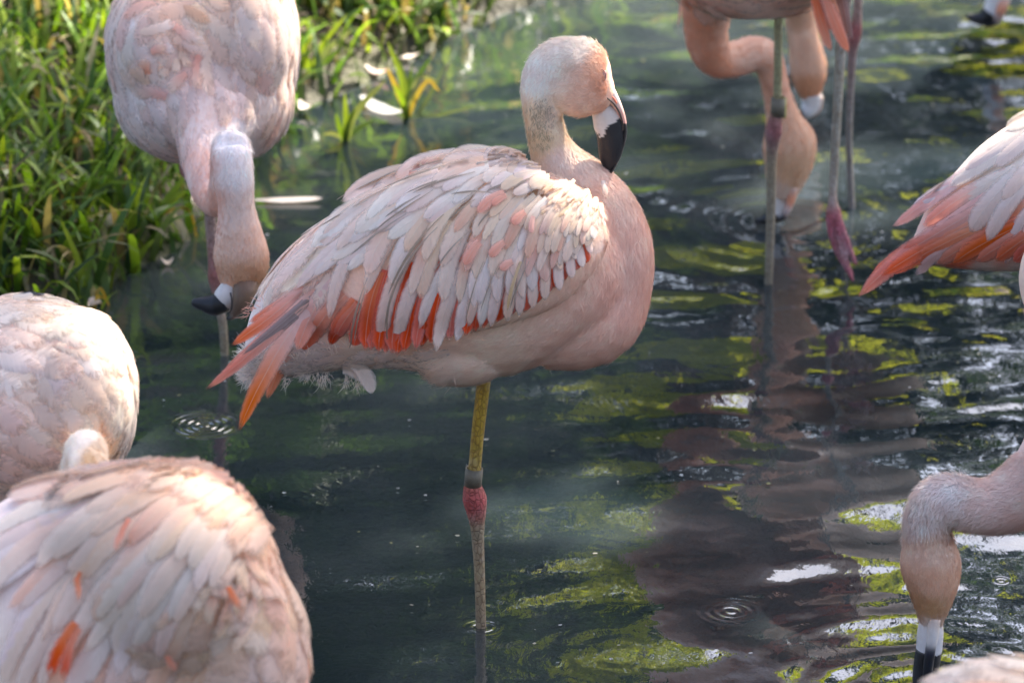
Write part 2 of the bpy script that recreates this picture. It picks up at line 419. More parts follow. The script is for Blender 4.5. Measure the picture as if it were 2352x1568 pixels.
    def flush(s, name, parent=None, mat='soft'):
        if s.stuffV: mesh_obj(name, s.stuffV, s.stuffF, M[mat], parent or s.body, s.stuffC, s.stuffU, kind='stuff')
        s.stuffV = []; s.stuffF = []; s.stuffC = []; s.stuffU = []
    def row(s, zf, roots, tips, n, w, bend=.1, parent=None, pal=((PALE, PALE),), h0=.002, h1=.008, jt=.04, w1=None, pw=1.0, own=0, **kw):
        wa = w
        for i in range(n):
            t = ((i+.5)/n)**pw + random.uniform(-.3, .3)/n; t = min(1, max(0, t)); w = wa + ((w1 or wa)-wa)*t
            a = zf(*poly_at(roots, t)); b_ = zf(*poly_at(tips, t))
            L = math.hypot(a[0]-b_[0], a[1]-b_[1])
            b_ = (b_[0]+random.gauss(0, jt)*L, b_[1]+random.gauss(0, jt)*L)
            c0, c1 = random.choice(pal)
            hh = random.uniform(0, .0022)
            if own: q_ = tuple(s.color([s.at(*a)])[0]); c0 = lerp(c0, q_, own); c1 = lerp(c1, q_, own)
            s.feather(a, b_, w*random.uniform(.9, 1.4), bend+random.gauss(0, .045), parent, jit(c0), jit(c1), h0+hh, h1+hh*1.6, tilt=random.uniform(-.05, .12), **kw)
    # ---- feathers scattered over the skin like shingles
    def shingle(s, n, size, flow, region=None, pal=None, parent=None, width=.5, lift=.004, stuff=False, name='feather', skipback=True, c_mix=.5):
        V, Fc = s.tri; V3 = V
        ctr = np.array([V3[list(f)].mean(0) for f in Fc]); a = np.array([V3[f[0]] for f in Fc]); bb = np.array([V3[f[1]] for f in Fc]); c3 = np.array([V3[f[2]] for f in Fc])
        nr = np.cross(bb-a, c3-a); ar = np.linalg.norm(nr, axis=1)+1e-12
        q = ctr - np.array(CAMP); w = q @ np.array(FW); px = 1176+F*(q @ np.array(RT))/w; py = 784-F*(q @ np.array(UP))/w
        nn = nr/ar[:, None]
        facing = -(nn*q).sum(1)/np.linalg.norm(q, axis=1)
        ok = np.ones(len(ctr), bool)
        if skipback: ok &= facing > -.25
        if region: ok &= np.array([bool(region(x, y)) for x, y in zip(px, py)])
        idx = np.nonzero(ok)[0]
        if len(idx) == 0: return
        # spread: dart throwing
        order = rng.permutation(idx); chosen = []; pts = np.empty((0, 3))
        mind = math.sqrt(ar[idx].sum()*.5/max(1, n))*.78
        pr = ar[order]/ar[order].max()
        for i in order:
            if len(chosen) >= n: break
            if len(chosen) and (np.linalg.norm(pts-ctr[i], axis=1) < mind).any(): continue
            chosen.append(i); pts = np.vstack([pts, ctr[i]])
        FX = np.array([f[:2] for f in flow], float); FD = np.array([f[2:4] for f in flow], float); FD /= np.linalg.norm(FD, axis=1)[:, None]
        cols = s.color(ctr[chosen])
        for j, i in enumerate(chosen):
            d2 = (px[i]-FX[:, 0])**2 + (py[i]-FX[:, 1])**2 + 100; wg = 1/d2**1.5; dv = (FD*wg[:, None]).sum(0)
            D = RT*dv[0] - UP*dv[1] + FW*random.gauss(0, .12)*np.linalg.norm(dv) ; N = Vector(nn[i]); D = D - N*D.dot(N)
            if D.length < 1e-6: continue
            D.normalize(); D = (D + N.cross(D)*random.gauss(0, .16)).normalized(); S = N.cross(D)
            L = size(px[i], py[i])*random.uniform(.75, 1.2) if callable(size) else size*random.uniform(.75, 1.2); W = L*width*random.uniform(.85, 1.15)*.5
            p0 = Vector(ctr[i]) - D*L*.45; nl = 5; vv = []; uu = []; cc = []
            base = tuple(cols[j]); pc = random.choice(pal) if pal else base
            c1 = jit(lerp(base, pc, c_mix), .07); c0 = jit(lerp(base, pc, c_mix*.6), .04)
            for r_ in range(nl+1):
                t = r_/nl; prof = (.5+.5*smooth(0, .5, t))*(math.sqrt(max(0, 1-((t-.62)/.38)**2)) if t > .62 else 1)
                if r_ == nl: prof = .15
                for u in (-1, -.45, .45, 1):
                    P = p0 + D*(t*L) + S*(u*W*prof)
                    h = s.bvh.find_nearest(P)
                    if h[0] is not None:
                        P = P + (h[0]-P)*.85
                        nrm = N
                    P = P + N*(.0005 + lift*t + .12*W*(1-u*u))
                    vv.append(P); uu.append((.5+.5*u, t*L)); cc.append(lerp(c0, c1, t)+(t,))
            ff = [(r_*4+k, r_*4+k+1, (r_+1)*4+k+1, (r_+1)*4+k) for r_ in range(nl) for k in range(3)]
            if stuff: s.push(vv, ff, cc, uu)
            else: mesh_obj(name, vv, ff, M['soft'], parent or s.body, cc, uu); s.nf += 1
    def fuzz(s, n, length, flow, region=None, width=.0011, lift=.35, name='down', parent=None, bright=1.0, facing_min=-.4):
        V, Fc = s.tri
        a = V[[f[0] for f in Fc]]; bb = V[[f[1] for f in Fc]]; c3 = V[[f[2] for f in Fc]]; d3 = V[[f[-1] for f in Fc]]
        ctr = (a+c3)/2
        nr = np.cross(bb-a, c3-a); ar = np.linalg.norm(nr, axis=1)+1e-12; nn = nr/ar[:, None]
        q = ctr-np.array(CAMP); w = q @ np.array(FW); px = 1176+F*(q @ np.array(RT))/w; py = 784-F*(q @ np.array(UP))/w
        facing = -(nn*q).sum(1)/np.linalg.norm(q, axis=1)
        ok = facing > facing_min
        if region: ok &= np.array([bool(region(x, y)) for x, y in zip(px, py)])
        ok &= (px > -120) & (px < 2480) & (py > -120) & (py < 1700)
        idx = np.nonzero(ok)[0]
        if len(idx) == 0: return
        pk = rng.choice(idx, n, p=ar[idx]/ar[idx].sum())
        u1 = rng.random((n, 1)); u2 = rng.random((n, 1))
        P = a[pk] + (bb[pk]-a[pk])*u1 + (d3[pk]-a[pk])*u2
        N = nn[pk]
        FX = np.array([f[:2] for f in flow], float); FD = np.array([f[2:4] for f in flow], float); FD /= np.linalg.norm(FD, axis=1)[:, None]
        d2 = (px[pk][:, None]-FX[:, 0])**2 + (py[pk][:, None]-FX[:, 1])**2 + 100; wg = 1/d2**1.5; wg /= wg.sum(1, keepdims=True)
        dv = wg @ FD; dv += rng.normal(0, .28, dv.shape)
        D = dv[:, :1]*np.array(RT) - dv[:, 1:]*np.array(UP) + rng.normal(0, .25, (n, 1))*np.array(FW)
        D -= N*(D*N).sum(1, keepdims=True); D /= np.linalg.norm(D, axis=1, keepdims=True)+1e-9
        S = np.cross(N, D); L = length*rng.uniform(.6, 1.3, (n, 1)); lf = lift*rng.uniform(.4, 1.5, (n, 1)); wd = width*rng.uniform(.6, 1.4, (n, 1))
        side = rng.normal(0, .18, (n, 1))
        b0 = P - S*wd - N*.0006; b1 = P + S*wd - N*.0006
        m0 = P + D*L*.5 + N*L*lf*.45 + S*L*side*.3
        t0 = P + D*L + N*L*lf*.75 + S*L*side
        VV = np.stack([b0, b1, m0+S*wd*.8, m0-S*wd*.8, t0], 1).reshape(-1, 3)
        fc = []
        for i in range(n):
            o = i*5; fc.append((o, o+1, o+2, o+3)); fc.append((o+3, o+2, o+4))
        cl = np.array([noise.noise(Vector(q)*55.0) + .6*noise.noise(Vector(q)*130.0) for q in P])[:, None]
        C = s.color(P)*bright*rng.uniform(.94, 1.08, (n, 1))*(1.02 + .13*cl*np.array([.6, 1.0, 1.15])); C = np.repeat(np.clip(C, 0, .93), 5, 0)
        mesh_obj(name, VV, fc, M['down'], parent or s.body, C, kind='stuff')
    def limb(s, name, st, seg=14, k=4, mat='leg', parent=None, dy=None):
        """st: (x, y, r, colour[, depth radius factor, dy])"""
        rows = [(q[0], q[1], q[2], *q[3], q[4] if len(q) > 4 else 1, q[5] if len(q) > 5 else 0) for q in st]
        P = catmull(rows, k)
        c = [s.at(p[0], p[1], p[7]) for p in P]; r = [max(.3, p[2])/s.ppm(p[7]) for p in P]
        V, Fc = tube(c, r, [r[i]*max(.1, P[i][6]) for i in range(len(P))], seg)
        C = [tuple(np.clip(P[i][3:6], .005, .92)) for i in range(len(P)) for j in range(seg)]
        return mesh_obj(name, V, Fc, M[mat], parent or s.root, C)
    def foot(s, ankle, toes_dir, size, parent, col=(.42, .30, .27)):
        V = []; Fc = []; C = []
        tips = []
        for ang, l in ((-.55, .9), (0, 1), (.55, .9), (2.9, .25)):
            d = Vector((math.cos(toes_dir+ang), math.sin(toes_dir+ang), 0)); pts = [ankle, ankle+d*size*l*.4+Vector((0, 0, -.004)), ankle+d*size*l*.8+Vector((0, 0, -.008)), ankle+d*size*l+Vector((0, 0, -.012))]
            v, f = tube(pts, [.008, .006, .005, .002], [.008, .006, .005, .002], 8); o = len(V); V += v; Fc += [tuple(i+o for i in g) for g in f]
            tips.append(ankle+d*size*l*.85+Vector((0, 0, -.008)))
        for i in (0, 1):
            o = len(V); mid = ankle*.25+(tips[i]+tips[i+1])*.375; V += [ankle, tips[i], mid, tips[i+1]]; Fc += [(o, o+1, o+2), (o, o+2, o+3)]
        return mesh_obj('foot', V, Fc, M['leg'], parent, [col]*len(V))
    def wisps(s, spots, color, n=14, L=26, name='down_tuft', spread=.5, dep=None, wd=.9):
        """loose curling barbs: list of (x, y, dirx, diry)"""
        V = []; Fc = []; C = []
        for (x, y, dx, dy) in spots:
            p, nn_ = s.hit(x, y); D0 = (p-CAMP).dot(FW) if p is not None else (s.at(x, y)-CAMP).dot(FW)+(dep or -.03)
            q = math.hypot(dx, dy); a0 = math.atan2(dy, dx)
            for i in range(n):
                a = a0+random.gauss(0, spread); l = L*random.uniform(.5, 1.3); cur = random.gauss(0, .7)
                X, Y_ = x+random.gauss(0, 6), y+random.gauss(0, 6); pr = []
                Dd = D0-random.uniform(.001, .012)
                for j in range(5):
                    r = ray(X, Y_); pr.append((X, Y_, CAMP+r*(Dd/r.dot(FW)))); X += math.cos(a)*l/4; Y_ += math.sin(a)*l/4; a += cur/4; Dd -= random.uniform(-.002, .003)
                k = F/D0; o = len(V)
                for j in range(5):
                    w_ = wd*(1-j/4.6)/k; sx = RT*(math.sin(a0)) + UP*math.cos(a0)
                    V += [pr[j][2]-sx*w_, pr[j][2]+sx*w_]; C += [jit(color, .05)]*2
                for j in range(4): Fc.append((o+2*j, o+2*j+1, o+2*j+3, o+2*j+2))
        mesh_obj(name, V, Fc, M['down'], s.body, C, kind='stuff')

# ================================================================== the setting
def gpt(x, y): p = on_z(x, y); return (p.x, p.y)
SHORE = [gpt(-400, 775), gpt(-60, 735), gpt(150, 738), gpt(215, 715), gpt(285, 630), gpt(400, 590), gpt(440, 520), gpt(480, 400), gpt(610, 330),
         gpt(690, 262), gpt(800, 205), gpt(930, 135), gpt(1080, 65), gpt(1240, -10), gpt(1500, -110), gpt(1900, -260), gpt(2500, -420)]
POND = np.array(SHORE + [(2.6, 11.3), (4.6, 10.2), (5.2, 6.0), (3.2, 2.4), (-3.0, 2.4), (-4.2, 5.0), (-2.6, 7.6)])
def pond_dist(x, y):
    """signed distance to the pond's edge, positive on land"""
    x = np.asarray(x, float); y = np.asarray(y, float); best = np.full(x.shape, 1e9); inside = np.zeros(x.shape, bool)
    n = len(POND)
    for i in range(n):
        ax, ay = POND[i]; bx, by = POND[(i+1) % n]; vx, vy = bx-ax, by-ay
        t = np.clip(((x-ax)*vx+(y-ay)*vy)/(vx*vx+vy*vy+1e-12), 0, 1)
        best = np.minimum(best, np.hypot(x-ax-t*vx, y-ay-t*vy))
        cond = ((ay > y) != (by > y)); xi = ax + (y-ay)/np.where(by-ay == 0, 1e-9, by-ay)*vx
        inside ^= cond & (x < xi)
    return np.where(inside, -best, best)
def fbm(x, y, s, seed=0):
    out = np.zeros(x.shape); r = np.random.default_rng(seed)
    for o in range(5):
        for k in range(4):
            a = r.uniform(0, 6.283); f = s*2**o*r.uniform(.7, 1.3); out += np.sin((x*math.cos(a)+y*math.sin(a))*f + r.uniform(0, 6.283))/(2**o*4)
    return out
def ground_z(x, y):
    x = np.asarray(x, float); y = np.asarray(y, float)
    d = pond_dist(x, y) + .035*fbm(x, y, 9, 3)
    land = .004 + .50*np.clip(d, 0, .16) + .32*np.clip(d-.16, 0, .8) + .10*np.clip(d-.96, 0, 6) + np.clip(d-8, 0, 40)*.02
    land = land + .018*fbm(x, y, 26, 5)*np.clip(d*8, 0, 1)
    near = np.clip((4.0-y)/3.0, 0, 1)*np.clip(d, 0, 2)*.5
    bed = -.004 + .30*np.clip(d, -.25, 0) + .05*np.clip(d+.25, -1.2, 0) + .010*fbm(x, y, 14, 8)*np.clip(-d*6, 0, 1)
    return np.where(d > 0, land+near, np.maximum(bed, -.16))
def graded(lo, a, b_, hi, fine, grow=1.22):
    xs = list(np.arange(a, b_+fine*.5, fine)); st = fine
    while xs[-1] < hi: st *= grow; xs.append(xs[-1]+st)
    st = fine; pre = [a]
    while pre[-1] > lo: st *= grow; pre.append(pre[-1]-st)
    return np.array(pre[:0:-1] + xs)
def sheet(name, xs, ys, zf, mat):
    X, Yg = np.meshgrid(xs, ys); Zg = zf(X, Yg); V = np.stack([X, Yg, Zg], -1).reshape(-1, 3)
    nx, ny = len(xs), len(ys); i = np.arange(nx-1)[None, :] + np.arange(ny-1)[:, None]*nx; i = i.ravel()
    Fq = np.stack([i, i+1, i+1+nx, i+nx], 1)
    me = bpy.data.meshes.new(name); me.vertices.add(len(V)); me.vertices.foreach_set('co', V.ravel())
    me.loops.add(Fq.size); me.loops.foreach_set('vertex_index', Fq.ravel().astype(np.int32)); me.polygons.add(len(Fq))
    me.polygons.foreach_set('loop_start', (np.arange(len(Fq))*4).astype(np.int32)); me.polygons.foreach_set('use_smooth', np.ones(len(Fq), bool))
    me.update(calc_edges=True); me.validate(); me.materials.append(mat)
    o = bpy.data.objects.new(name, me); COL.objects.link(o); o['kind'] = 'structure'; return o
sheet('ground', graded(-250, -1.5, 1.6, 250, .02, 1.25), graded(-250, 6.0, 11.2, 300, .02, 1.25), ground_z, M['ground'])

# --- water: real waves; rings spread from the leg, the feeding bills and falling drops
WR = np.random.default_rng(21)
WAVES = []
for lam, slope, cnt in ((.55, .008, 7), (.26, .015, 9), (.14, .014, 10), (.07, .006, 10), (.035, .004, 9)):
    for _ in range(cnt):
        a = WR.normal(R(80), R(42)); k = 2*math.pi/(lam*WR.uniform(.75, 1.3)); WAVES.append((math.cos(a)*k, math.sin(a)*k, slope/k*WR.uniform(.5, 1.3), WR.uniform(0, 6.283), lam))
RINGS = [  # px of the centre, wavelength, inner radius, reach, slope
    ((2128, 1592), .060, .0, .50, .055), ((1790, 512), .050, .0, .45, .045), ((1765, 650), .040, .0, .22, .03), ((545, 835), .03, 0, .12, .03), ((1420, 1500), .035, 0, .30, .018), ((2275, 95), .05, 0, .4, .04)]
def water_z(x, y):
    z = np.zeros(x.shape)
    calm = np.clip(.55 + .45*np.tanh((x+.02)*3.0) + .25*fbm(x, y, 3.0, 12), .22, 1.25)     # quiet on the left, stirred on the right
    for kx, ky, am, ph, lam in WAVES:
        z += am*np.sin(kx*x + ky*y + ph + .8*np.sin(1.7*x+ph) + .5*np.sin(2.3*y))*(calm if lam < .5 else .6+.4*calm)
    for (px_, py_), lam, r0, reach, sl in RINGS:
        c = on_z(px_, py_); r = np.hypot(x-c.x, y-c.y); k = 2*math.pi/lam
        env = np.exp(-(r/reach)**2*2.2)*np.clip(1.15-.15*r/reach, 0, 1)
        z += sl/k*np.sin(k*r + .9*fbm(x, y, 7, 15)*(lam > .03))*env
    far = np.clip((np.hypot(x, y-8)-3)/4, 0, 1)
    return z*(1-far)
sheet('water', graded(-8, -1.0, 1.02, 8, .0065, 1.3), graded(1.5, 6.25, 10.2, 13, .0065, 1.3), water_z, M['water'])

# --- trees on the far side (their reflection fills the pond) and leaning over it (their shade)
def leaves(center_list, n, size, colors, rs, face=0):
    cs = np.array([c[:3] for c in center_list]); rad = np.array([c[3] for c in center_list]); w = rad**3/(rad**3).sum()
    pk = rs.choice(len(cs), n, p=w); d = rs.normal(0, 1, (n, 3)); d /= np.linalg.norm(d, axis=1, keepdims=True)
    P = cs[pk] + d*(rad[pk]*rs.uniform(0.15, 1, n)**.5)[:, None]*np.array([1, 1, .75])
    a = rs.normal(0, 1, (n, 3))
    if face: a = a - (a @ np.array(SUN_DIR))[:, None]*np.array(SUN_DIR)*face
    a /= np.linalg.norm(a, axis=1, keepdims=True); b_ = np.cross(a, rs.normal(0, 1, (n, 3))*(1-face) + np.array(SUN_DIR)*face); b_ /= np.linalg.norm(b_, axis=1, keepdims=True)
    s = size*rs.uniform(.6, 1.35, (n, 1))
    V = np.stack([P-a*s, P+b_*s*.42, P+a*s, P-b_*s*.42], 1).reshape(-1, 3)
    C = np.array(colors)[rs.integers(0, len(colors), n)]*rs.uniform(.75, 1.25, (n, 1)); C = np.repeat(C, 4, 0)
    return V, [(4*i, 4*i+1, 4*i+2, 4*i+3) for i in range(n)], C
def tree(name, x, y, h, r, crown, n, size, colors, label, seed, group='trees around the pond', lean=(0, 0), face=0):
    rs = np.random.default_rng(seed); z0 = float(ground_z(np.array([x]), np.array([y]))[0])
    t = empty(name, (x, y, z0), label, 'tree', group)
    V, Fc = [], []
    top = Vector((x+lean[0]*.5, y+lean[1]*.5, z0+h*.85))
    path = catmull([(x, y, z0-.2), (x+lean[0]*.1, y+lean[1]*.1, z0+h*.3), (x+lean[0]*.3, y+lean[1]*.3, z0+h*.6), tuple(top)], 4)
    v, f = tube(path, np.linspace(r, r*.25, len(path)), np.linspace(r, r*.25, len(path)), 10, Vector((0, 1, 0))); V += v; Fc += f
    for c in crown[:14]:
        st = path[int(len(path)*.55)]; mid = (np.array(st)+np.array(c[:3]))/2 + rs.normal(0, .2, 3) + (0, 0, .25)
        v, f = tube(catmull([tuple(st), tuple(mid), tuple(c[:3])], 4), np.linspace(r*.35, .015, 9), np.linspace(r*.35, .015, 9), 6, Vector((0, 1, 0))); o = len(V); V += v; Fc += [tuple(i+o for i in g) for g in f]
    mesh_obj('trunk', V, Fc, M['bark'], t)
    v, f, c = leaves(crown, n, size, colors, rs, face); mesh_obj('crown', v, f, M['leafc'], t, c, smooth=False)
    return t
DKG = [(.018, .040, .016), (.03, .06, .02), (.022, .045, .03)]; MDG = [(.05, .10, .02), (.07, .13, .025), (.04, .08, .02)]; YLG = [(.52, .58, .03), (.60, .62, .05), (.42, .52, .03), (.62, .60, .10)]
rs0 = np.random.default_rng(5)
def cloud(cx, cy, cz, rx, ry, rz, n, r, seed):
    q = np.random.default_rng(seed); out = []
    for _ in range(n):
        d = q.normal(0, 1, 3); d /= np.linalg.norm(d); k = q.uniform(.3, 1)**.6
        out.append((cx+d[0]*rx*k, cy+d[1]*ry*k, cz+d[2]*rz*k, r*q.uniform(.6, 1.3)))
    return out
i = 0
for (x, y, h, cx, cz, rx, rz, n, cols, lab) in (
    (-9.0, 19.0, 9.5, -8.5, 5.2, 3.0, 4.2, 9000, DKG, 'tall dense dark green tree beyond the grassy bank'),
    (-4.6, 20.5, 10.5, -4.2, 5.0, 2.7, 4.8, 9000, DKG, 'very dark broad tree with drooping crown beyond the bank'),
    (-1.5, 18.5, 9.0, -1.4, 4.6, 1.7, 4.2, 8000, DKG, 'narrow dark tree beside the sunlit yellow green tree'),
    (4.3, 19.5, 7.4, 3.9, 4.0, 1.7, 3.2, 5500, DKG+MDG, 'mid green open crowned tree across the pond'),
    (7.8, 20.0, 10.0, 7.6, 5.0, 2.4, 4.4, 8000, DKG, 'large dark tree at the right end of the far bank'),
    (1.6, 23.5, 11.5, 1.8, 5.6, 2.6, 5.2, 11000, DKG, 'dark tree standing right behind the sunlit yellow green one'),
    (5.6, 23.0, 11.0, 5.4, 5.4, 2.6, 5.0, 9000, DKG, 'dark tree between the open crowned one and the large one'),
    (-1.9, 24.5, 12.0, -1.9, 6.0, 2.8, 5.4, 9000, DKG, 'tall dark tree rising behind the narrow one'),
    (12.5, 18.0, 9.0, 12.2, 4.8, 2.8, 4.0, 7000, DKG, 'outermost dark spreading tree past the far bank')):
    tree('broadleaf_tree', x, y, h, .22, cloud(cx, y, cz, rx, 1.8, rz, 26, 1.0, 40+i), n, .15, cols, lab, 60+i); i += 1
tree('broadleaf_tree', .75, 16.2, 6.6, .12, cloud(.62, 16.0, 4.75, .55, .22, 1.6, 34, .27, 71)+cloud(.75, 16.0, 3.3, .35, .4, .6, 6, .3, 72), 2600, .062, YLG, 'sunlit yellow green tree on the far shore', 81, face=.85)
tree('bush', 2.2, 14.6, 2.6, .06, cloud(2.3, 14.4, 1.4, 1.1, .6, .9, 16, .4, 73), 1800, .075, YLG+MDG, 'low sunlit bush growing on the far shore', 83, 'bushes on the far shore', face=.7)
tree('bush', -.9, 13.4, 2.4, .06, cloud(-.9, 13.3, 1.2, 1.0, .6, .8, 16, .4, 74), 4200, .075, DKG+MDG, 'green bush growing behind the grassy bank', 84, 'bushes on the far shore')
tree('bush', 5.0, 15.0, 3.2, .07, cloud(5.0, 15.0, 1.6, 1.6, .8, 1.2, 18, .5, 75), 4200, .085, MDG, 'wide green bush past the sunlit bush', 85, 'bushes on the far shore')

# unseen tree added to shade birds and water, leaves cut out for sun patches
def shade_tree(name, x, y, label, cx, cy, cz, rx, ry, rz, n, size, seed, gaps, colors=MDG, nb=34):
    cl = cloud(cx, cy, cz, rx, ry, rz, nb, .62, seed); t = tree(name, x, y, cz+1.0, .2, cl, 10, .1, colors, label, seed+1, lean=((cx-x)*1.2, (cy-y)*1.2))
    old = [c for c in t.children if c.name.startswith('crown')][0]; bpy.data.objects.remove(old)
    v, f, c = leaves(cl, n, size, colors, np.random.default_rng(seed+2)); v = np.array(v).reshape(-1, 4, 3); c = np.array(c).reshape(-1, 4, 3); m = v.mean(1); keep = np.ones(len(m), bool)
    sd = np.array(SUN_DIR)
    for (gp, gr) in gaps:
        q = m - np.array(gp); d = q - (q @ sd)[:, None]*sd; keep &= np.linalg.norm(d, axis=1) > gr
    v = v[keep]; c = c[keep]
    mesh_obj('crown', v.reshape(-1, 3), [(4*i, 4*i+1, 4*i+2, 4*i+3) for i in range(len(v))], M['leafc'], t, c.reshape(-1, 3), smooth=False)
GAPS = [(on_y(1325, 445, 6.75), .09), (on_y(1705, 110, 8.4), .075), (on_y(300, 900, 6.4), .11), (on_y(170, 720, 6.4), .05), (on_y(560, 1130, 5.75), .06), (on_y(420, 1100, 5.8), .05), (on_y(650, 100, 7.8), .12), (on_z(2050, 430), .22), (on_z(1250, 1150), .13), (on_z(1400, 1210), .10), (on_z(1300, 1240), .09), (on_z(900, 1240), .05), (on_z(1020, 880), .05), (on_z(2150, 60), .3), (on_y(2250, 1110, 6.66), .07), (on_y(2280, 420, 7.2), .08), (on_z(1700, 60), .15)]
def shade_at(px, Y, hgt): p = on_y(*px, Y); k = (hgt-p.z)/SUN_DIR.z; return p + SUN_DIR*k
c1 = shade_at((1150, 700), 6.9, 6.5)
shade_tree('broadleaf_tree', 6.4, 13.6, 'tall unseen tree added over the pond to shade the birds', c1.x+.5, c1.y+.4, c1.z, 1.25, 2.3, .7, 11500, .085, 301, GAPS)

c2 = shade_at((250, 1500), 5.75, 6.3)  # second unseen tree, its crown set in the sun's path over the foreground birds
shade_tree('broadleaf_tree', 6.2, 9.6, 'second unseen tree added over the pond to shade the foreground birds', c2.x+.05, c2.y+.15, c2.z, 1.6, 1.3, .6, 10500, .085, 331, GAPS)

# ================================================================== flamingo A: asleep on one leg
YA = on_z(1105, 1437).y
A = Bird('flamingo', YA, on_z(1105, 1437), 'pale pink flamingo sleeping on one yellow leg, coral wing tips crossed behind')
A.loft([(575, 865, 14, 20), (640, 785, 92, 80), (740, 708, 152, 120), (860, 655, 192, 160), (980, 628, 228, 195), (1100, 618, 246, 215), (1220, 618, 240, 215), (1320, 645, 205, 190), (1385, 680, 130, 130)])
A.loft([(1270, 700, 150, 150), (1352, 700, 140, 140), (1397, 640, 104, 108), (1404, 560, 93, 96), (1378, 484, 82, 86), (1336, 428, 69, 72), (1293, 385, 58, 60), (1266, 343, 49, 50), (1254, 301, 43, 45), (1244, 248, 42, 44), (1243, 200, 46, 46), (1258, 160, 50, 47), (1290, 136, 50, 46), (1325, 130, 44, 42)])
A.blob(*z3(722, 462), 73, 91, 52); A.blob(*z3(880, 600), 34, 46, 34, rot=25)
A.blob(1080, 800, 120, 85, 110, rot=-14, dy=-.045)                       # thigh
anch = [(1330, 110, (.86, .76, .68)), (1240, 180, (.86, .79, .73)), (1235, 270, (.80, .66, .50)), (1240, 310, (.76, .61, .43)), (1275, 270, (.82, .70, .58)), (1290, 370, (.87, .70, .62)), (1380, 160, (.80, .52, .40)), (1340, 240, (.84, .60, .49)), (1390, 190, (.74, .45, .34)),
        (1400, 460, (.86, .63, .55)), (1460, 560, (.86, .58, .50)), (1450, 700, (.85, .54, .46)), (1380, 800, (.85, .57, .47)), (1300, 840, (.85, .60, .50)), (1150, 820, (.86, .68, .56)), (1000, 860, (.86, .70, .60)), (850, 820, (.85, .72, .64)), (700, 850, (.86, .78, .74)), (600, 860, (.86, .80, .77)),
        (1100, 450, PALE), (900, 520, PALE), (1250, 500, CREAM), (1000, 700, (.82, .5, .4)), (800, 700, (.84, .55, .45))]
A.skin(anch, .0055, 5)
# wing: a smooth folded shell on the near side; its feathers lie on it
A.loft([(700, 700, 60, 30, -.085), (800, 660, 120, 70, -.095), (920, 610, 168, 90, -.105), (1040, 578, 190, 100, -.112), (1160, 562, 178, 95, -.112), (1270, 548, 152, 80, -.105), (1345, 545, 98, 55, -.09), (1385, 548, 30, 25, -.075)])
wing = A.skin(anch, .006, 8, 'wing')
A.wing = wing
# tail end and primaries --------------------------------------------------
W = wing
PK = (.84, .36, .24)
for rt, tp, w, bd, c0, c1 in (
    ((1180, 60), (100, 1085), 34, -.06, PINK, (.80, .17, .07)), ((1100, 60), (330, 700), 38, -.05, (.86, .52, .44), CORAL), ((1150, 130), (230, 960), 34, -.03, (.83, .32, .2), (.80, .17, .07)),
    ((1150, 60), (480, 500), 34, -.05, LILAC, CORAL), ((1230, 90), (420, 790), 26, -.02, (.40, .30, .27), (.30, .22, .2)), ((1150, 200), (400, 830), 22, -.02, (.34, .25, .22), (.42, .30, .27)),
    ((1180, 10), (820, 290), 16, .03, WHITE, LILAC), ((600, 740), (365, 830), 14, .05, LILAC, LILAC),
    ((1180, 150), (380, 1440), 50, .09, (.86, .62, .56), (.82, .23, .08)), ((1100, 300), (630, 1165), 44, .09, PK, (.82, .27, .12)), ((1010, 480), (620, 1150), 34, .10, (.84, .38, .26), (.82, .26, .11)),
    ((1250, 100), (900, 740), 52, .10, (.86, .55, .47), (.82, .24, .12)), ((1330, 250), (930, 770), 50, .08, (.84, .36, .24), (.80, .15, .05)), ((1420, 300), (1190, 690), 42, .06, (.82, .24, .12), RED), ((1440, 330), (1220, 640), 44, .05, (.80, .2, .09), RED),
    ((1520, 400), (1400, 700), 50, .05, RED, RED), ((1560, 380), (1480, 690), 46, .05, RED, (.72, .11, .04))):
    A.feather(zt(*rt), zt(*tp), w*.50, bd, W, jit(c0, .03), jit(c1, .03), .001, .004, tilt=.10, tipr=.55, nl=11)
# secondaries: red, mostly hidden
A.row(z2, [(900, 620), (1100, 560), (1400, 520), (1650, 500), (1880, 430)], [(820, 985), (1010, 1010), (1280, 935), (1640, 795), (1955, 545)], 24, 19, .07, W, ((RED, RED), ((.8, .2, .08), RED), (RED, (.70, .10, .04))), .003, .0045, .01)
# greater coverts: long pale feathers with rounded tips
GC = (((890, 350), (668, 838), 34, .16), ((1080, 330), (845, 722), 36, .16), ((1130, 420), (915, 992), 42, .17), ((1270, 410), (990, 985), 40, .17), ((1340, 470), (1110, 880), 34, .14), ((1400, 480), (1190, 992), 40, .13), ((1450, 500), (1290, 945), 36, .10),
      ((1480, 500), (1345, 870), 32, .08), ((1520, 520), (1400, 870), 34, .07), ((1560, 520), (1450, 868), 34, .07), ((1610, 520), (1530, 842), 34, .05), ((1650, 520), (1590, 815), 32, .05), ((1690, 520), (1655, 782), 32, .04), ((1740, 510), (1715, 745), 30, .04), ((1790, 490), (1785, 698), 30, .03), ((1840, 470), (1845, 640), 28, .02), ((1880, 450), (1895, 588), 26, .0), ((1920, 430), (1935, 520), 22, -.03))
for (rt, tp, w, bd) in GC:
    c = random.choice((LILAC, PALE, WHITE, PALE))
    A.feather(z2(*rt), z2(*tp), w*.47, bd, W, jit(c, .03), jit(random.choice((PALE, LILAC, WHITE)), .04), .006, .011, tilt=.14, tipr=.34, nl=10)
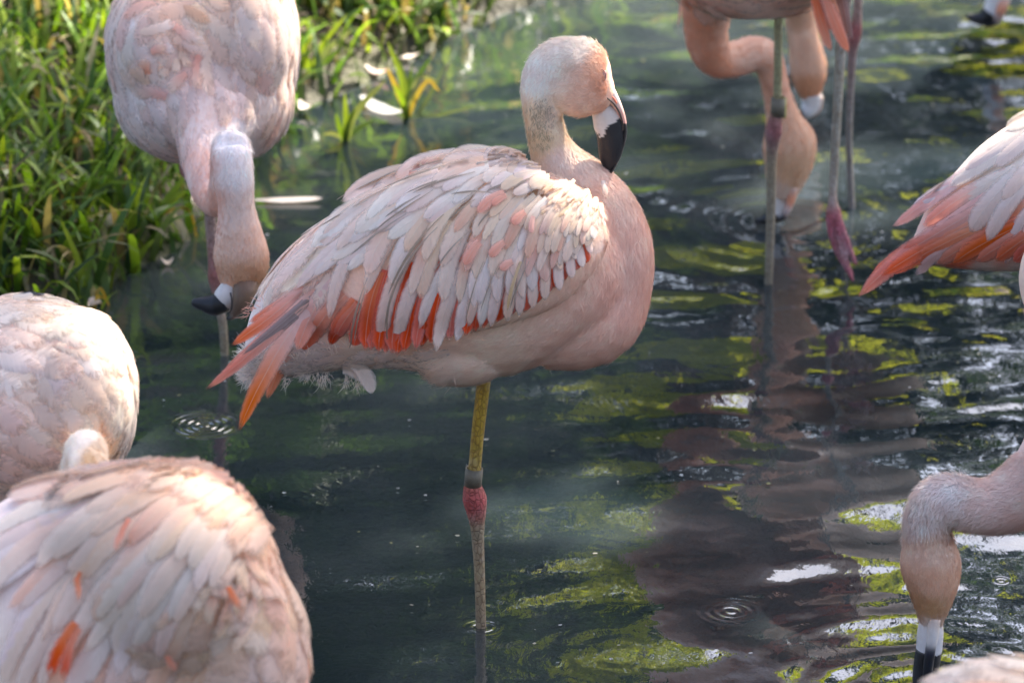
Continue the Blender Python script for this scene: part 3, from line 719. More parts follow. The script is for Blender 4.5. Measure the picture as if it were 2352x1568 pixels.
# more inner coverts between them
A.row(z2, [(960, 330), (1200, 340), (1430, 430), (1650, 470), (1860, 420)], [(800, 600), (1050, 720), (1330, 780), (1600, 740), (1880, 545)], 15, 20, .14, W, ((PALE, LILAC), (CREAM, PALE), (WHITE, LILAC), (SALMON, PALE), (PALE, (.85, .55, .45))), .008, .0125, .025, tipr=.38, w1=10.5, pw=.75)
A.row(z2, [(1180, 250), (1330, 260), (1500, 330), (1680, 370), (1880, 370), (1960, 390)], [(990, 500), (1150, 580), (1370, 640), (1560, 650), (1760, 600), (1920, 485)], 15, 18.5, .13, W, ((CREAM, PALE), (CREAM, WHITE), (SALMON, (.85, .52, .40)), (PALE, PALE), (CREAM, PALE)), .010, .0145, .03, tipr=.42, w1=9.5, pw=.72)
A.row(z2, [(1380, 200), (1540, 240), (1660, 280), (1780, 310), (1890, 330), (1970, 370)], [(1180, 390), (1380, 450), (1530, 520), (1680, 530), (1830, 510), (1960, 445)], 16, 16, .12, W, ((CREAM, CREAM), (CREAM, PALE), (CREAM, (.84, .50, .36)), (PALE, WHITE)), .011, .0155, .04, tipr=.45, w1=8.5, pw=.72)
A.row(z2, [(1540, 210), (1680, 250), (1780, 280), (1880, 300), (1960, 350)], [(1390, 310), (1560, 400), (1690, 440), (1810, 440), (1930, 425)], 17, 13, .10, W, ((CREAM, CREAM), (CREAM, PALE), (CREAM, (.84, .5, .36)), (WHITE, CREAM)), .012, .016, .05, tipr=.5, w1=7.5, pw=.75)
A.fmat = 'soft'
for k in range(70):
    cx, cy = 1855+random.gauss(0, 75), 290+random.gauss(0, 50); L = random.uniform(60, 115)
    an = math.pi*.70 + random.gauss(0, .28) - (cx-1850)/300 + (260-cy)/260
    A.feather(z2(cx, cy), z2(cx+math.cos(an)*L, cy+math.sin(an)*L), random.uniform(6, 9.5), random.gauss(0, .08), W, jit(random.choice((CREAM, CREAM, WHITE, (.84, .54, .38)))), jit(random.choice((CREAM, PALE))), .011, .017, tipr=.5, nl=5)
A.fmat = 'soft'
# leading edge of the wing: small scales from the shoulder down
A.row(z2, [(1730, 170), (1850, 190), (1950, 270), (1985, 350)], [(1680, 240), (1780, 260), (1890, 310), (1945, 400)], 22, 9, .05, W, ((CREAM, CREAM), ((.82, .55, .40), CREAM), (CREAM, PALE)), .004, .009, .1, tipr=.5, nl=5)
A.row(z2, [(1700, 140), (1830, 175), (1950, 260), (1990, 340)], [(1640, 185), (1770, 210), (1910, 285), (1965, 400)], 22, 11, .05, W, (((.84, .60, .46), (.84, .60, .46)), ((.84, .55, .40), CREAM)), .001, .006, .1, tipr=.5, nl=5)
# scapulars and tertials down the back
for rt, tp in (((760, 330), (372, 715)), ((720, 380), (400, 735)), ((690, 420), (360, 720)), ((800, 300), (470, 600)), ((850, 260), (560, 490)), ((900, 230), (640, 400)), ((780, 400), (450, 745)), ((960, 180), (720, 330)), ((820, 420), (520, 740))):
    A.feather(z2(*rt), z2(*tp), 14, .03, W, jit(random.choice((LILAC, WHITE, PALE))), jit(random.choice((LILAC, WHITE))), .003, .006, tilt=.1, tipr=.45, nl=9)
A.fmat = 'feather'
SC = ((LILAC, LILAC), (PALE, LILAC), (WHITE, LILAC), (PALE, WHITE))
A.row(z2, [(800, 330), (860, 350), (930, 350), (1000, 350), (1080, 330)], [(372, 712), (455, 745), (560, 640), (690, 560), (760, 620)], 8, 18, .05, W, SC, .006, .010, .015, tipr=.4, nl=9)
A.row(z2, [(940, 220), (1000, 230), (1080, 240), (1160, 260), (1250, 280)], [(560, 470), (670, 540), (780, 480), (850, 400), (960, 470)], 8, 18.5, .08, W, SC, .008, .0125, .03, tipr=.4, nl=9)
A.row(z2, [(1080, 120), (1160, 140), (1240, 150), (1320, 180), (1420, 220)], [(740, 300), (850, 370), (930, 300), (1050, 350), (1200, 380)], 9, 18, .10, W, SC+((CREAM, PALE),), .010, .0145, .03, tipr=.42, nl=9)
A.row(z2, [(1270, 62), (1340, 80), (1420, 100), (1490, 150), (1570, 210)], [(960, 165), (1060, 220), (1170, 220), (1300, 290), (1420, 310)], 9, 17.5, .11, W, SC+((CREAM, CREAM), (PALE, SALMON)), .011, .016, .04, tipr=.44)
A.row(z2, [(1430, 52), (1500, 70), (1570, 100), (1640, 150), (1710, 200)], [(1180, 75), (1270, 130), (1370, 170), (1470, 220), (1570, 260)], 9, 16.5, .11, W, SC+((CREAM, CREAM),), .012, .017, .04, tipr=.46)
A.row(z2, [(1580, 70), (1630, 95), (1690, 140), (1750, 190)], [(1400, 62), (1480, 110), (1560, 170), (1660, 225)], 9, 15.5, .11, W, ((LILAC, LILAC), (CREAM, CREAM), (PALE, PALE)), .012, .017, .05, tipr=.48)
for rt, tp, w in (((1520, 240), (1390, 335), 14), ((1530, 255), (1460, 300), 10), ((1620, 330), (1560, 390), 13), ((1660, 350), (1650, 430), 8), ((1560, 560), (1500, 600), 12), ((1400, 470), (1330, 580), 15), ((1520, 470), (1450, 540), 13)):
    A.feather(z2(*rt), z2(*tp), w, .12, W, (.84, .42, .30), (.84, .36, .25), .019, .023, tipr=.35)
# grey-brown worn, wispy feathers lying between the pale ones
for rt, tp, w, bd in (((1280, 55), (1100, 95), 4, .05), ((1200, 75), (860, 230), 5, .04), ((1150, 110), (810, 260), 5, .05), ((1300, 110), (940, 240), 5, .06), ((1380, 150), (1080, 250), 6, .08), ((1290, 160), (1050, 250), 5, .05), ((1180, 230), (880, 440), 5, .05), ((1120, 250), (950, 360), 6, .05),
                      ((1050, 340), (780, 540), 6, .05), ((1230, 340), (960, 720), 8, .12), ((1200, 400), (990, 700), 6, .12), ((1060, 560), (940, 880), 7, .12), ((980, 700), (950, 960), 5, .08), ((860, 640), (765, 965), 7, .06), ((850, 690), (790, 930), 5, .03), ((1380, 270), (1250, 370), 6, .08), ((1480, 300), (1390, 400), 5, .08),
                      ((1460, 240), (1260, 250), 6, .1), ((1560, 190), (1430, 240), 7, .1), ((1660, 170), (1560, 230), 7, .1), ((1420, 560), (1330, 850), 4, .06), ((1500, 560), (1400, 800), 3, .05), ((1640, 560), (1540, 780), 5, .05), ((1600, 560), (1530, 760), 4, .05), ((870, 290), (620, 430), 5, .03), ((840, 230), (720, 310), 4, .02), ((1350, 420), (1180, 620), 5, .1)):
    A.feather(z2(*rt), z2(*tp), w*.42, bd, W, (.46, .35, .25), (.27, .21, .15), .018, .0205, tipr=.5, nl=8, narrow=.3)
A.feather(z2(1600, 560), z2(1530, 785), 5, .06, W, (.70, .52, .32), (.66, .45, .24), .018, .022, tipr=.4)
# tail coverts and loose down under the tail
A.feather(zt(1400, 850), zt(1560, 1090), 20, -.25, A.body, WHITE, WHITE, .004, .01, tipr=.5)
A.feather(zt(1300, 880), zt(1590, 1000), 22, -.2, A.body, WHITE, WHITE, .004, .01, tipr=.5)
FA = [(1330, 100, -1, .2), (1230, 160, -.4, 1), (1235, 250, .1, 1), (1270, 350, .5, 1), (1350, 440, .8, 1), (1440, 560, .3, 1), (1470, 680, -.2, 1), (1420, 780, -.8, .8), (1300, 840, -1, .3), (1100, 860, -1, .35), (900, 850, -1, .3), (650, 860, -1, .3), (1390, 180, -1, -.6), (1340, 220, -1, -.3), (1290, 230, -1, .3), (1000, 500, -1, .6)]
A.shingle(70, .075, FA+[(700, 600, -.7, 1)], lambda x, y: x < 860 and y < 760-(x-560)*.2, pal=[LILAC, WHITE], lift=.004, width=.3, stuff=True, c_mix=.7); A.flush('rump_feathers')
A.fuzz(26000, .0085, FA, lambda x, y: x > 1195 and y < 470 and not (x > 1395 and y < 330), width=.00055, lift=.30, name='neck_down', facing_min=-.5)
A.fuzz(30000, .014, FA, lambda x, y: (x > 1390 or y > 760 - (x-1000)*.5) and y > 430, width=.0006, lift=.10, name='breast_down')
A.fuzz(6000, .026, FA, lambda x, y: x < 1050 and y > 800 - (x-700)*.02, width=.0006, lift=.25, name='tail_down')
A.shingle(46, .05, FA, lambda x, y: x < 1000 and y > 790, pal=[WHITE], lift=.006, width=.5, stuff=True, c_mix=.7); A.flush('tail_covert_feathers')
A.fuzz(1100, .008, FA, lambda x, y: 1205 < x < 1285 and (x-1240)**2/1500+(y-280)**2/4500 < random.random(), width=.0006, lift=.30, name='stained_down', bright=.62)
A.wisps([zt(*p)+d for p, d in (((1000, 960), (-.3, 1)), ((1100, 980), (.1, 1)), ((1150, 960), (.2, 1)), ((950, 950), (-.5, .6)), ((800, 1000), (-.4, .5)), ((430, 920), (-1, .2)), ((450, 980), (-1, .5)), ((420, 880), (-1, -.4)), ((480, 1010), (-.6, 1)), ((1350, 990), (-.2, 1)), ((1450, 1020), (-.2, 1)), ((1230, 740), (-.3, -1)), ((1350, 700), (0, -1)), ((900, 800), (-.3, -1)), ((1000, 770), (-.2, -1)), ((780, 850), (-.6, -.8)), ((1500, 680), (.1, -1)))], WHITE, 22, 24, spread=.45)
A.wisps([zt(*p)+d for p, d in (((500, 360), (-1, -.3)), ((470, 420), (-1, .2)), ((560, 330), (-1, -.5)))], PINK, 9, 22, spread=.5)
# leg
YEL = (.52, .34, .045); REDJ = (.55, .12, .11); TAN = (.40, .30, .19)
lg = A.limb('leg', [z7(270, 20)+(17, YEL), z7(262, 120)+(15.5, YEL), z7(240, 300)+(15, YEL), z7(222, 505)+(15, (.50, .34, .09)), z7(213, 575)+(20, (.52, .16, .11)), z7(222, 645)+(28, REDJ), z7(231, 715)+(23, (.50, .16, .13)), z7(236, 790)+(16.5, TAN), z7(240, 880)+(14, TAN), z7(247, 1020)+(12.5, (.44, .33, .19)), z7(254, 1275)+(12, (.36, .27, .17)), z7(262, 1560)+(12, (.25, .20, .14)), z7(270, 1740)+(13, (.25, .2, .15))], seg=18)
A.foot(A.at(*z7(270, 1730)), R(-20), .095, lg)
# ring on the leg: thin walled band with an overlapping end
def ring(bird, zf, y0, y1, cx0, cx1, r, parent, name='leg_band', tab=None, mat='band'):
    a = bird.at(*zf(cx0, y0)); b_ = bird.at(*zf(cx1, y1)); k = bird.ppm(); r_ = r/k; ax = (b_-a).normalized(); q = FW-ax*FW.dot(ax); q.normalize(); s_ = ax.cross(q)
    V = []; Fc = []; n = 28; prof = ((a, r_), (b_, r_), (b_, r_*.86), (a, r_*.86)); 
    for j in range(n):
        an = 2*math.pi*j/n; rr = 1+.05*(j/n)
        for c, rad in prof: V.append(c + (s_*math.cos(an)+q*math.sin(an))*rad*rr)
    for j in range(n):
        m_ = (j+1) % n
        for e in range(4): Fc.append((j*4+e, j*4+(e+1) % 4, m_*4+(e+1) % 4, m_*4+e))
    return mesh_obj(name, V, Fc, M[mat], parent)
ring(A, z7, 495, 582, 221, 213, 20, lg)
# bill -------------------------------------------------------------------
def bill_black(zx, zy):
    yb = np.interp(zx, [850, 872, 900, 930, 980, 1050, 1100], [905, 935, 975, 900, 842, 795, 788]) + 9*math.sin(zx*.35)+7*math.sin(zx*.8+1)
    return zy > yb
st = [(880, 690, 60), (905, 740, 95), (945, 815, 122), (973, 920, 118), (972, 1020, 107), (962, 1115, 86), (952, 1190, 50), (955, 1250, 10)]
P = catmull(st, 8); c = [A.at(*z3(p[0], p[1])) for p in P]; k = A.ppm()
V, Fc = tube(c, [p[2]*.282/k for p in P], [min(p[2]*.58, 62)*.282/k for p in P], 40)
C = []
for v in V:
    x, y = to_px(v); C.append(BLACK if bill_black((x-1129)/.28205, (y-47)/.28205) else (.66, .56, .48))
mesh_obj('lower_bill', V, Fc, M['bill'], A.root, C)
st = [(925, 545, 62), (975, 620, 54), (1022, 690, 38), (1060, 770, 27), (1083, 850, 19), (1087, 930, 15), (1068, 1020, 15), (1035, 1110, 14), (995, 1200, 13), (962, 1258, 6)]
P = catmull(st, 8); c = [A.at(*z3(p[0], p[1])) for p in P]
V, Fc = tube(c, [p[2]*.282/k for p in P], [58*.282/k*(1-.55*i/len(P)) for i in range(len(P))], 30)
C = []
for v in V:
    x, y = to_px(v); zy = (y-47)/.28205; t = smooth(600, 800, zy); C.append(BLACK if zy > 840 else lerp((.60, .48, .40), (.66, .34, .27), t))
mesh_obj('upper_bill', V, Fc, M['bill'], A.root, C)
def strip(bird, zf, pts, w, col, name, parent, lift=.003, mat='bill'):
    """a raised thread following the surface (gape, nostril, lid)"""
    pp = []
    for x, y in catmull(pts, 4):
        p, n = bird.hit(*zf(x, y)); p = p if p is not None else bird.at(*zf(x, y), -.028); pp.append(p - FW*lift)
    k = bird.ppm(); r = [w/k*(.35+.65*math.sin(math.pi*(.1+.8*i/(len(pp)-1)))) for i in range(len(pp))]
    V, Fc = tube(pp, r, [q*.6 for q in r], 8); return mesh_obj(name, V, Fc, M[mat], parent, [col]*len(V))
p, n = A.hit(*z3(915, 440))
if p is not None:
    V = []; Fc = []; k = A.ppm(); 
    for (rr, hh) in ((1.0, .0), (.8, .0012), (.45, .0022), (.06, .0026)):
        for j in range(18):
            a = 2*math.pi*j/18; V.append(p + RT*(math.cos(a)*6.5*rr/k) + UP*(math.sin(a)*10*rr/k) - FW*(hh-.0005) + RT*.0005*math.sin(a*2))
    for i_ in range(3):
        for j in range(18): q = (j+1) % 18; Fc.append((i_*18+j, i_*18+q, (i_+1)*18+q, (i_+1)*18+j))
    mesh_obj('eyelid', V, Fc, M['eye'], A.root)
    strip(A, z3, [(896, 398), (922, 425), (930, 465), (920, 492)], 1.5, (.34, .16, .12), 'eye_slit', A.root, .0032)

def thread(bird, zf, pts, w, col, name, parent, dy):
    pp = [bird.at(*zf(x, y), dy) for x, y in catmull(pts, 5)]; k_ = bird.ppm(); n_ = len(pp)
    r = [w/k_*(.35+.65*math.sin(math.pi*(.1+.8*i_/(n_-1)))) for i_ in range(n_)]
    V, Fc = tube(pp, r, [q_*1.2 for q_ in r], 8); return mesh_obj(name, V, Fc, M['bill'], parent, [col]*len(V))
thread(A, z3, [(935, 628), (975, 660), (1012, 700), (1045, 760), (1066, 830), (1070, 900)], 2.3, (.03, .022, .02), 'gape', A.root, -.0165)
thread(A, z3, [(985, 622), (1003, 648), (1022, 680)], 2.4, (.62, .16, .08), 'nostril', A.root, -.0205)

LEGP = (.45, .30, .25); LEGT = (.36, .29, .19)
def post_leg(b, x, y, dy=0, col=LEGT, jr=.014):
    """a straight leg from the belly to the pond bed"""
    p = b.at(x, y, dy); zb = float(ground_z(np.array([p.x]), np.array([p.y]))[0]); H_ = p.z-zb
    pts = [(p.x, p.y, p.z+.06), (p.x, p.y, zb+H_*.62), (p.x, p.y, zb+H_*.55), (p.x+.004, p.y, zb+H_*.48), (p.x+.006, p.y, zb+H_*.2), (p.x+.006, p.y, zb+.012)]
    P = catmull(pts, 4); r = np.interp(np.linspace(0, 1, len(P)), [0, .3, .4, .5, .6, 1], [.010, .0085, jr, .010, .0075, .0075])
    V, Fc = tube(P, r, r, 12); cs = [lerp(col, REDJ, math.exp(-((i/len(P)-.4)/.09)**2)) for i in range(len(P)) for _ in range(12)]
    o = mesh_obj('leg', V, Fc, M['leg'], b.root, cs); b.foot(Vector(P[-1]), R(-40), .09, o); return o

# ================================================================== flamingo B: facing the camera, neck looped down
YB = on_z(515, 815).y
B = Bird('flamingo', YB, on_z(515, 815), 'flamingo facing the viewer with neck looped down and black bill turned sideways')
B.fmat = 'soft'; B.blob(468, 120, 212, 235, 330, dy=.05); B.blob(435, 225, 168, 148, 220, dy=-.06); B.blob(545, 215, 128, 150, 220, dy=-.02)
B.blob(360, 110, 112, 170, 260, dy=-.02); B.blob(590, 90, 90, 170, 260)
B.blob(531, 356, 49, 54, 46, dy=-.41); B.loft([(490, 260, 105, 100, -.16), (476, 340, 66, 70, -.22), (474, 400, 50, 52, -.265), (484, 446, 42, 44, -.29), (505, 462, 38, 40, -.32), (520, 430, 41, 42, -.345), (526, 385, 44, 44, -.362), (529, 352, 45, 44, -.378), (531, 342, 46, 44, -.405), (532, 352, 47, 44, -.432), (537, 410, 47, 46, -.445), (543, 478, 43, 44, -.445), (548, 525, 52, 50, -.445), (553, 575, 63, 56, -.445), (555, 610, 63, 54, -.445), (548, 645, 50, 44, -.445), (541, 668, 34, 32, -.445)])
B.skin([(530, 320, (.88, .82, .80)), (540, 400, (.87, .78, .74)), (545, 480, (.86, .66, .58)), (550, 560, (.85, .58, .47)), (560, 640, (.60, .36, .24)), (520, 650, (.72, .45, .33)), (590, 660, (.45, .28, .17)), (470, 380, (.85, .58, .52)), (490, 470, (.80, .48, .40)), (440, 200, (.86, .66, .60)), (500, 260, (.86, .62, .55)), (300, 250, (.87, .76, .73)), (300, 100, (.87, .74, .69)), (380, 60, (.86, .64, .54)), (620, 150, (.86, .72, .66)), (640, 280, (.84, .66, .58)), (450, 20, PALE)], .006, 6)
FB = [(385, 130, 1, .5), (330, 60, -.6, .9), (280, 180, -.1, 1), (330, 280, .2, 1), (420, 300, .3, 1), (480, 200, 0, 1), (520, 80, .5, 1), (600, 150, .5, 1), (640, 280, .3, 1), (450, 20, .8, .6), (380, 20, -1, .3), (530, 320, 0, 1), (545, 450, 0, 1), (555, 600, 0, 1), (300, 330, .6, .8), (600, 20, .5, 1)]
rB = lambda x, y: y < 325 and not (430 < x < 600 and y > 255)
B.shingle(150, lambda x, y: .075 if y < 200 else .055, FB, rB, pal=[PALE, WHITE, LILAC, SALMON, CREAM], lift=.004, width=.5, c_mix=.3)
B.shingle(200, .055, FB, lambda x, y: y < 370 and not (430 < x < 600 and y > 255), pal=[PALE, WHITE, LILAC], lift=.0015, width=.5, stuff=True, c_mix=.25); B.flush('contour_feathers')
# whorl of curled shoulder feathers
for k in range(15):
    a = k*1.9+random.uniform(-.4, .4); r_ = 20+k*5.5+random.uniform(-8, 8); cx, cy = 385, 128
    x0, y0 = cx+math.cos(a)*r_, cy+math.sin(a)*r_*1.05; x1, y1 = cx+math.cos(a+.9)*r_*1.25+12, cy+math.sin(a+.9)*r_*1.2+18
    if y1 > 330: continue
    B.feather((x0, y0), (x1, y1), 13+k*.5, .12, B.body, jit(random.choice((PALE, PALE, PINK))), jit(random.choice((PALE, WHITE, PALE))), .004, .008, tilt=.15, tipr=.4, nl=6)
B.fuzz(9000, .014, FB, lambda x, y: y < 400, width=.0008, lift=.2, name='breast_down'); B.fuzz(9000, .008, FB, lambda x, y: y > 290 and x > 440, width=.0007, lift=.22, name='neck_down')
B.limb('lower_bill', [(532, 655, 22, (.70, .62, .55), 1, -.455), (520, 680, 28, (.66, .58, .52), 1, -.462), (512, 693, 26, (.74, .68, .62), 1, -.46), (507, 696, 25, BLACK, 1, -.465), (490, 700, 25, BLACK, 1, -.465), (465, 697, 17, BLACK, 1, -.465), (446, 694, 10, BLACK, 1, -.465), (440, 693, 4, BLACK, 1, -.465)], 20, 4, 'bill')
B.limb('upper_bill', [(565, 650, 31, (.20, .09, .045), .9, -.46), (560, 675, 26, (.16, .09, .05), .9, -.475), (551, 702, 18, (.18, .11, .07), .9, -.48), (540, 718, 11, (.2, .13, .09), .9, -.475), (530, 729, 7, (.08, .07, .06), .9, -.475), (520, 731, 3, BLACK, .9, -.475)], 20, 4, 'bill')
B.limb('gape', [(529, 672, 2, (.06, .045, .04), 1, -.493), (533, 690, 2.6, (.06, .045, .04), 1, -.495), (531, 712, 2.4, (.06, .045, .04), 1, -.492), (522, 722, 1.5, BLACK, 1, -.488)], 8, 4, 'bill')
lb = B.limb('leg', [(470, 330, 14, LEGP), (484, 520, 13, LEGP), (492, 600, 14, (.45, .2, .17)), (496, 640, 18, (.45, .18, .15)), (503, 690, 11, LEGP), (512, 750, 10, LEGT), (516, 812, 9.5, LEGT), (519, 880, 9.5, (.2, .16, .1))], 14)
B.foot(B.at(519, 878), R(-90), .09, lb)
B.limb('folded_leg', [(440, 330, 14, (.36, .12, .11), 1, -.1), (424, 385, 13, (.30, .10, .09), 1, -.12), (440, 405, 11, (.2, .08, .08), 1, -.13), (470, 395, 9, (.2, .08, .08), 1, -.12)], 12)

# ================================================================== flamingo C: rounded body at the left, neck tucked in
C_ = Bird('flamingo', 6.45, on_y(90, 1720, 6.45), 'white pink rounded flamingo with ochre stained neck tucked down, beside the grassy bank')
C_.blob(60, 930, 250, 250, 290, dy=.02); C_.blob(180, 900, 130, 190, 200, dy=-.03); C_.blob(-120, 960, 260, 240, 260, dy=.1)
C_.loft([(185, 1180, 70, 70, -.13), (190, 1100, 56, 56, -.19), (196, 1048, 53, 52, -.235), (199, 1034, 50, 50, -.27), (205, 1060, 50, 50, -.31), (208, 1130, 48, 48, -.335), (206, 1210, 50, 50, -.345), (200, 1270, 58, 50, -.35), (190, 1320, 50, 44, -.35)])
C_.skin([(100, 720, WHITE), (220, 760, WHITE), (40, 800, (.86, .72, .66)), (300, 900, (.87, .74, .64)), (250, 850, (.86, .70, .60)), (100, 900, (.85, .68, .60)), (60, 1050, (.85, .66, .60)), (270, 1020, (.80, .62, .48)), (310, 960, (.86, .76, .68)), (165, 1030, WHITE), (208, 1052, (.58, .42, .26)), (225, 1040, (.70, .56, .42)), (190, 1000, WHITE), (150, 1060, WHITE)], .0065, 6)
FC_ = [(60, 700, 1, .35), (200, 720, 1, .6), (280, 820, .7, 1), (310, 930, .1, 1), (280, 1030, -.1, 1), (60, 820, 1, .25), (150, 850, 1, .55), (60, 950, 1, .5), (160, 950, .8, .9), (60, 1080, .8, .5), (200, 1040, .1, 1), (220, 880, .8, .9)]
C_.shingle(170, lambda x, y: .072, FC_, lambda x, y: x > -60 and y < 1130 and not (140 < x < 258 and y > 975), pal=[WHITE, WHITE, PALE, LILAC, CREAM], lift=.0045, width=.5, c_mix=.4)
C_.shingle(240, .045, FC_, lambda x, y: x > -60 and not (140 < x < 258 and y > 975), pal=[WHITE, PALE, LILAC, PINK], lift=.002, width=.6, stuff=True); C_.flush('contour_feathers')
C_.fuzz(9000, .012, FC_, lambda x, y: x > -30 and not (140 < x < 262 and y > 970), width=.0007, lift=.2, name='body_down'); C_.fuzz(6000, .007, FC_, lambda x, y: 135 < x < 265 and y > 965, width=.0006, lift=.35, name='neck_down')
[C_.feather((38+k*9, 679-k), (74+k*9, 682+k*2), 2.6, .1, C_.body, BLACK, BLACK, .004, .010) for k in range(4)]; C_.feather((30, 682), (78, 676), 8, .1, C_.body, WHITE, WHITE, .004, .011)
post_leg(C_, 80, 1170, .03); post_leg(C_, -10, 1170, .1)

# ================================================================== flamingo D: big blurred back in the foreground
D_ = Bird('flamingo', 5.8, on_y(250, 2250, 5.8), 'nearest large pink flamingo, peach shoulder feathers and coral patches, body filling the corner')
D_.blob(230, 1520, 455, 440, 360, dy=.05); D_.blob(420, 1325, 220, 225, 240, dy=-.02); D_.blob(-150, 1560, 420, 380, 330, dy=.12); D_.blob(560, 1500, 140, 240, 190, dy=-.04); D_.blob(300, 1250, 230, 175, 220, dy=.04)
D_.skin([(100, 1200, (.86, .72, .70)), (300, 1090, (.86, .66, .56)), (450, 1090, (.86, .55, .40)), (550, 1130, (.86, .56, .41)), (600, 1200, (.86, .62, .48)), (500, 1200, (.86, .70, .60)), (640, 1350, (.85, .62, .50)), (680, 1480, (.85, .60, .50)), (550, 1400, (.85, .64, .50)), (400, 1300, (.85, .66, .55)), (250, 1400, (.85, .62, .52)), (450, 1540, (.85, .60, .46)), (100, 1400, (.86, .70, .66)), (150, 1500, (.83, .45, .33)), (20, 1500, LILAC), (600, 1560, (.85, .58, .47))], .008, 6)
PD = ((PALE, PALE), (LILAC, LILAC), (PALE, SALMON), (PALE, CREAM), (WHITE, LILAC), (SALMON, PALE))
PP = ((CREAM, PALE), (PALE, (.85, .55, .40)), ((.85, .58, .44), PALE), (CREAM, CREAM), ((.85, .5, .35), (.85, .62, .5)))
def d_row(roots, tips, n, w, pal, h0, h1, **k): D_.row(z5, roots, tips, n, w, k.pop('bend', .13), D_.body, pal, h0, h1, .09, own=.55, tipr=.5, nl=10, narrow=.6, **k)
d_row([(350, 1000), (480, 1100), (640, 1180), (760, 1250)], [(-80, 1480), (120, 1600), (320, 1660), (560, 1640)], 12, 27, PD, .002, .007)
d_row([(420, 900), (560, 960), (700, 1050), (800, 1130)], [(-40, 1240), (160, 1420), (360, 1480), (620, 1470)], 12, 25, PD, .005, .011)
d_row([(560, 830), (680, 870), (790, 950), (880, 1040)], [(80, 1050), (280, 1220), (480, 1290), (720, 1330)], 13, 23, PD+PP, .008, .014)
d_row([(650, 760), (760, 790), (860, 860), (960, 960)], [(180, 850), (400, 980), (620, 1090), (820, 1200)], 13, 22, PP+PD, .010, .015)
d_row([(480, 790), (380, 850), (300, 930), (250, 1020)], [(60, 900), (-60, 1010), (-110, 1150), (-120, 1300)], 10, 22, ((LILAC, WHITE), (PALE, LILAC), (WHITE, WHITE)), .004, .009, bend=.05)
D_.fmat = 'soft'
d_row([(760, 735), (860, 780), (950, 860), (1030, 980)], [(420, 780), (620, 860), (790, 960), (940, 1110)], 16, 21, PP, .011, .016, bend=.08)
d_row([(640, 720), (560, 725), (480, 745), (700, 722)], [(230, 790), (150, 850), (100, 890), (380, 760)], 9, 20, PD, .006, .010, bend=-.03)
for k in range(40):
    cx, cy = random.gauss(930, 75), random.gauss(1170, 70); a = random.gauss(1.9, .8); L = random.uniform(90, 170)
    if D_.hit(*z5(cx+math.cos(a)*L+40, cy+math.sin(a)*L))[0] is None or D_.hit(*z5(cx+40, cy))[0] is None: continue
    D_.feather(z5(cx, cy), z5(cx+math.cos(a)*L, cy+math.sin(a)*L), random.uniform(13, 19), random.gauss(.1, .12), D_.body, jit(random.choice((CREAM, (.87, .58, .42), (.87, .52, .36)))), jit(random.choice((CREAM, (.87, .60, .45)))), .008, .018, tilt=random.uniform(-.2, .2), tipr=.5, nl=6)
for x0, y0, x1, y1, w in ((300, 1340, 200, 1545, 20), (310, 1360, 255, 1550, 16), (860, 1190, 900, 1260, 12), (655, 1420, 690, 1460, 12), (530, 960, 490, 1080, 11), (340, 1130, 315, 1270, 10)):
    D_.feather(z5(x0, y0), z5(x1, y1), w, .1, D_.body, (.82, .28, .16), RED if w > 12 else (.84, .38, .25), .026, .034, tipr=.4, nl=6)
FD_ = [(600, 1200, -.3, 1), (680, 1450, -.1, 1), (550, 1500, -.5, 1), (300, 1500, -.8, .6), (300, 1100, -1, .3), (100, 1300, -.8, .9)]
D_.shingle(110, .085, FD_, lambda x, y: x > 330 and y > 1330 and x > 330+(1568-y)*.2, pal=[PALE, (.85, .58, .46), CREAM], lift=.010, width=.6)
D_.shingle(150, .06, FD_, lambda x, y: x > 240, pal=[PALE, CREAM, (.85, .6, .48)], lift=.006, width=.6, stuff=True); D_.flush('contour_feathers')
D_.fuzz(7000, .016, FD_, lambda x, y: x > 380, width=.001, lift=.2, name='body_down')
post_leg(D_, 230, 1900, .05); post_leg(D_, 330, 1900, .0)

# ================================================================== flamingo E: wading behind, feeding, one foot lifted
YE = on_z(1765, 648).y
E = Bird('flamingo', YE, on_z(1765, 648), 'flamingo behind the sleeper feeding with salmon neck hooked down, lifted foot dangling')
E.loft([(1588, -90, 60, 90, .16), (1620, -130, 130, 170, .12), (1690, -150, 190, 220, .06), (1780, -170, 208, 230, 0), (1870, -140, 165, 190, -.06), (1930, -80, 100, 120, -.10), (1965, -20, 36, 50, -.12)])
E.loft([(1660, -70, 100, 95, 0.1), (1628, 0, 62, 60, 0.13), (1622, 50, 52, 50, 0.15), (1626, 105, 47, 45, 0.17), (1648, 138, 42, 40, 0.19), (1690, 136, 41, 40, 0.21), (1730, 122, 40, 38, 0.22), (1760, 130, 36, 36, 0.23), (1775, 175, 33, 34, 0.235), (1787, 225, 33, 34, 0.24), (1800, 275, 42, 40, 0.24), (1813, 325, 62, 50, 0.24), (1812, 370, 57, 48, 0.24), (1803, 415, 44, 40, 0.24), (1798, 452, 31, 30, 0.24)])
E.skin([(1600, 60, (.80, .38, .26)), (1650, 150, (.80, .38, .26)), (1700, 110, (.84, .56, .45)), (1770, 200, (.82, .48, .36)), (1810, 300, (.80, .50, .36)), (1820, 400, (.72, .46, .30)), (1800, 450, (.70, .56, .46)), (1650, 10, (.80, .52, .42)), (1760, 20, (.84, .60, .50)), (1850, 20, (.82, .50, .40)), (1750, -200, (.85, .64, .56)), (1900, -200, PALE)], .0065, 6)
FE = [(1610, 50, 0, 1), (1650, 140, .8, .6), (1720, 120, 1, .1), (1780, 220, .2, 1), (1815, 330, 0, 1), (1700, 0, 1, .1), (1800, 0, 1, -.1), (1800, -200, 1, .3)]
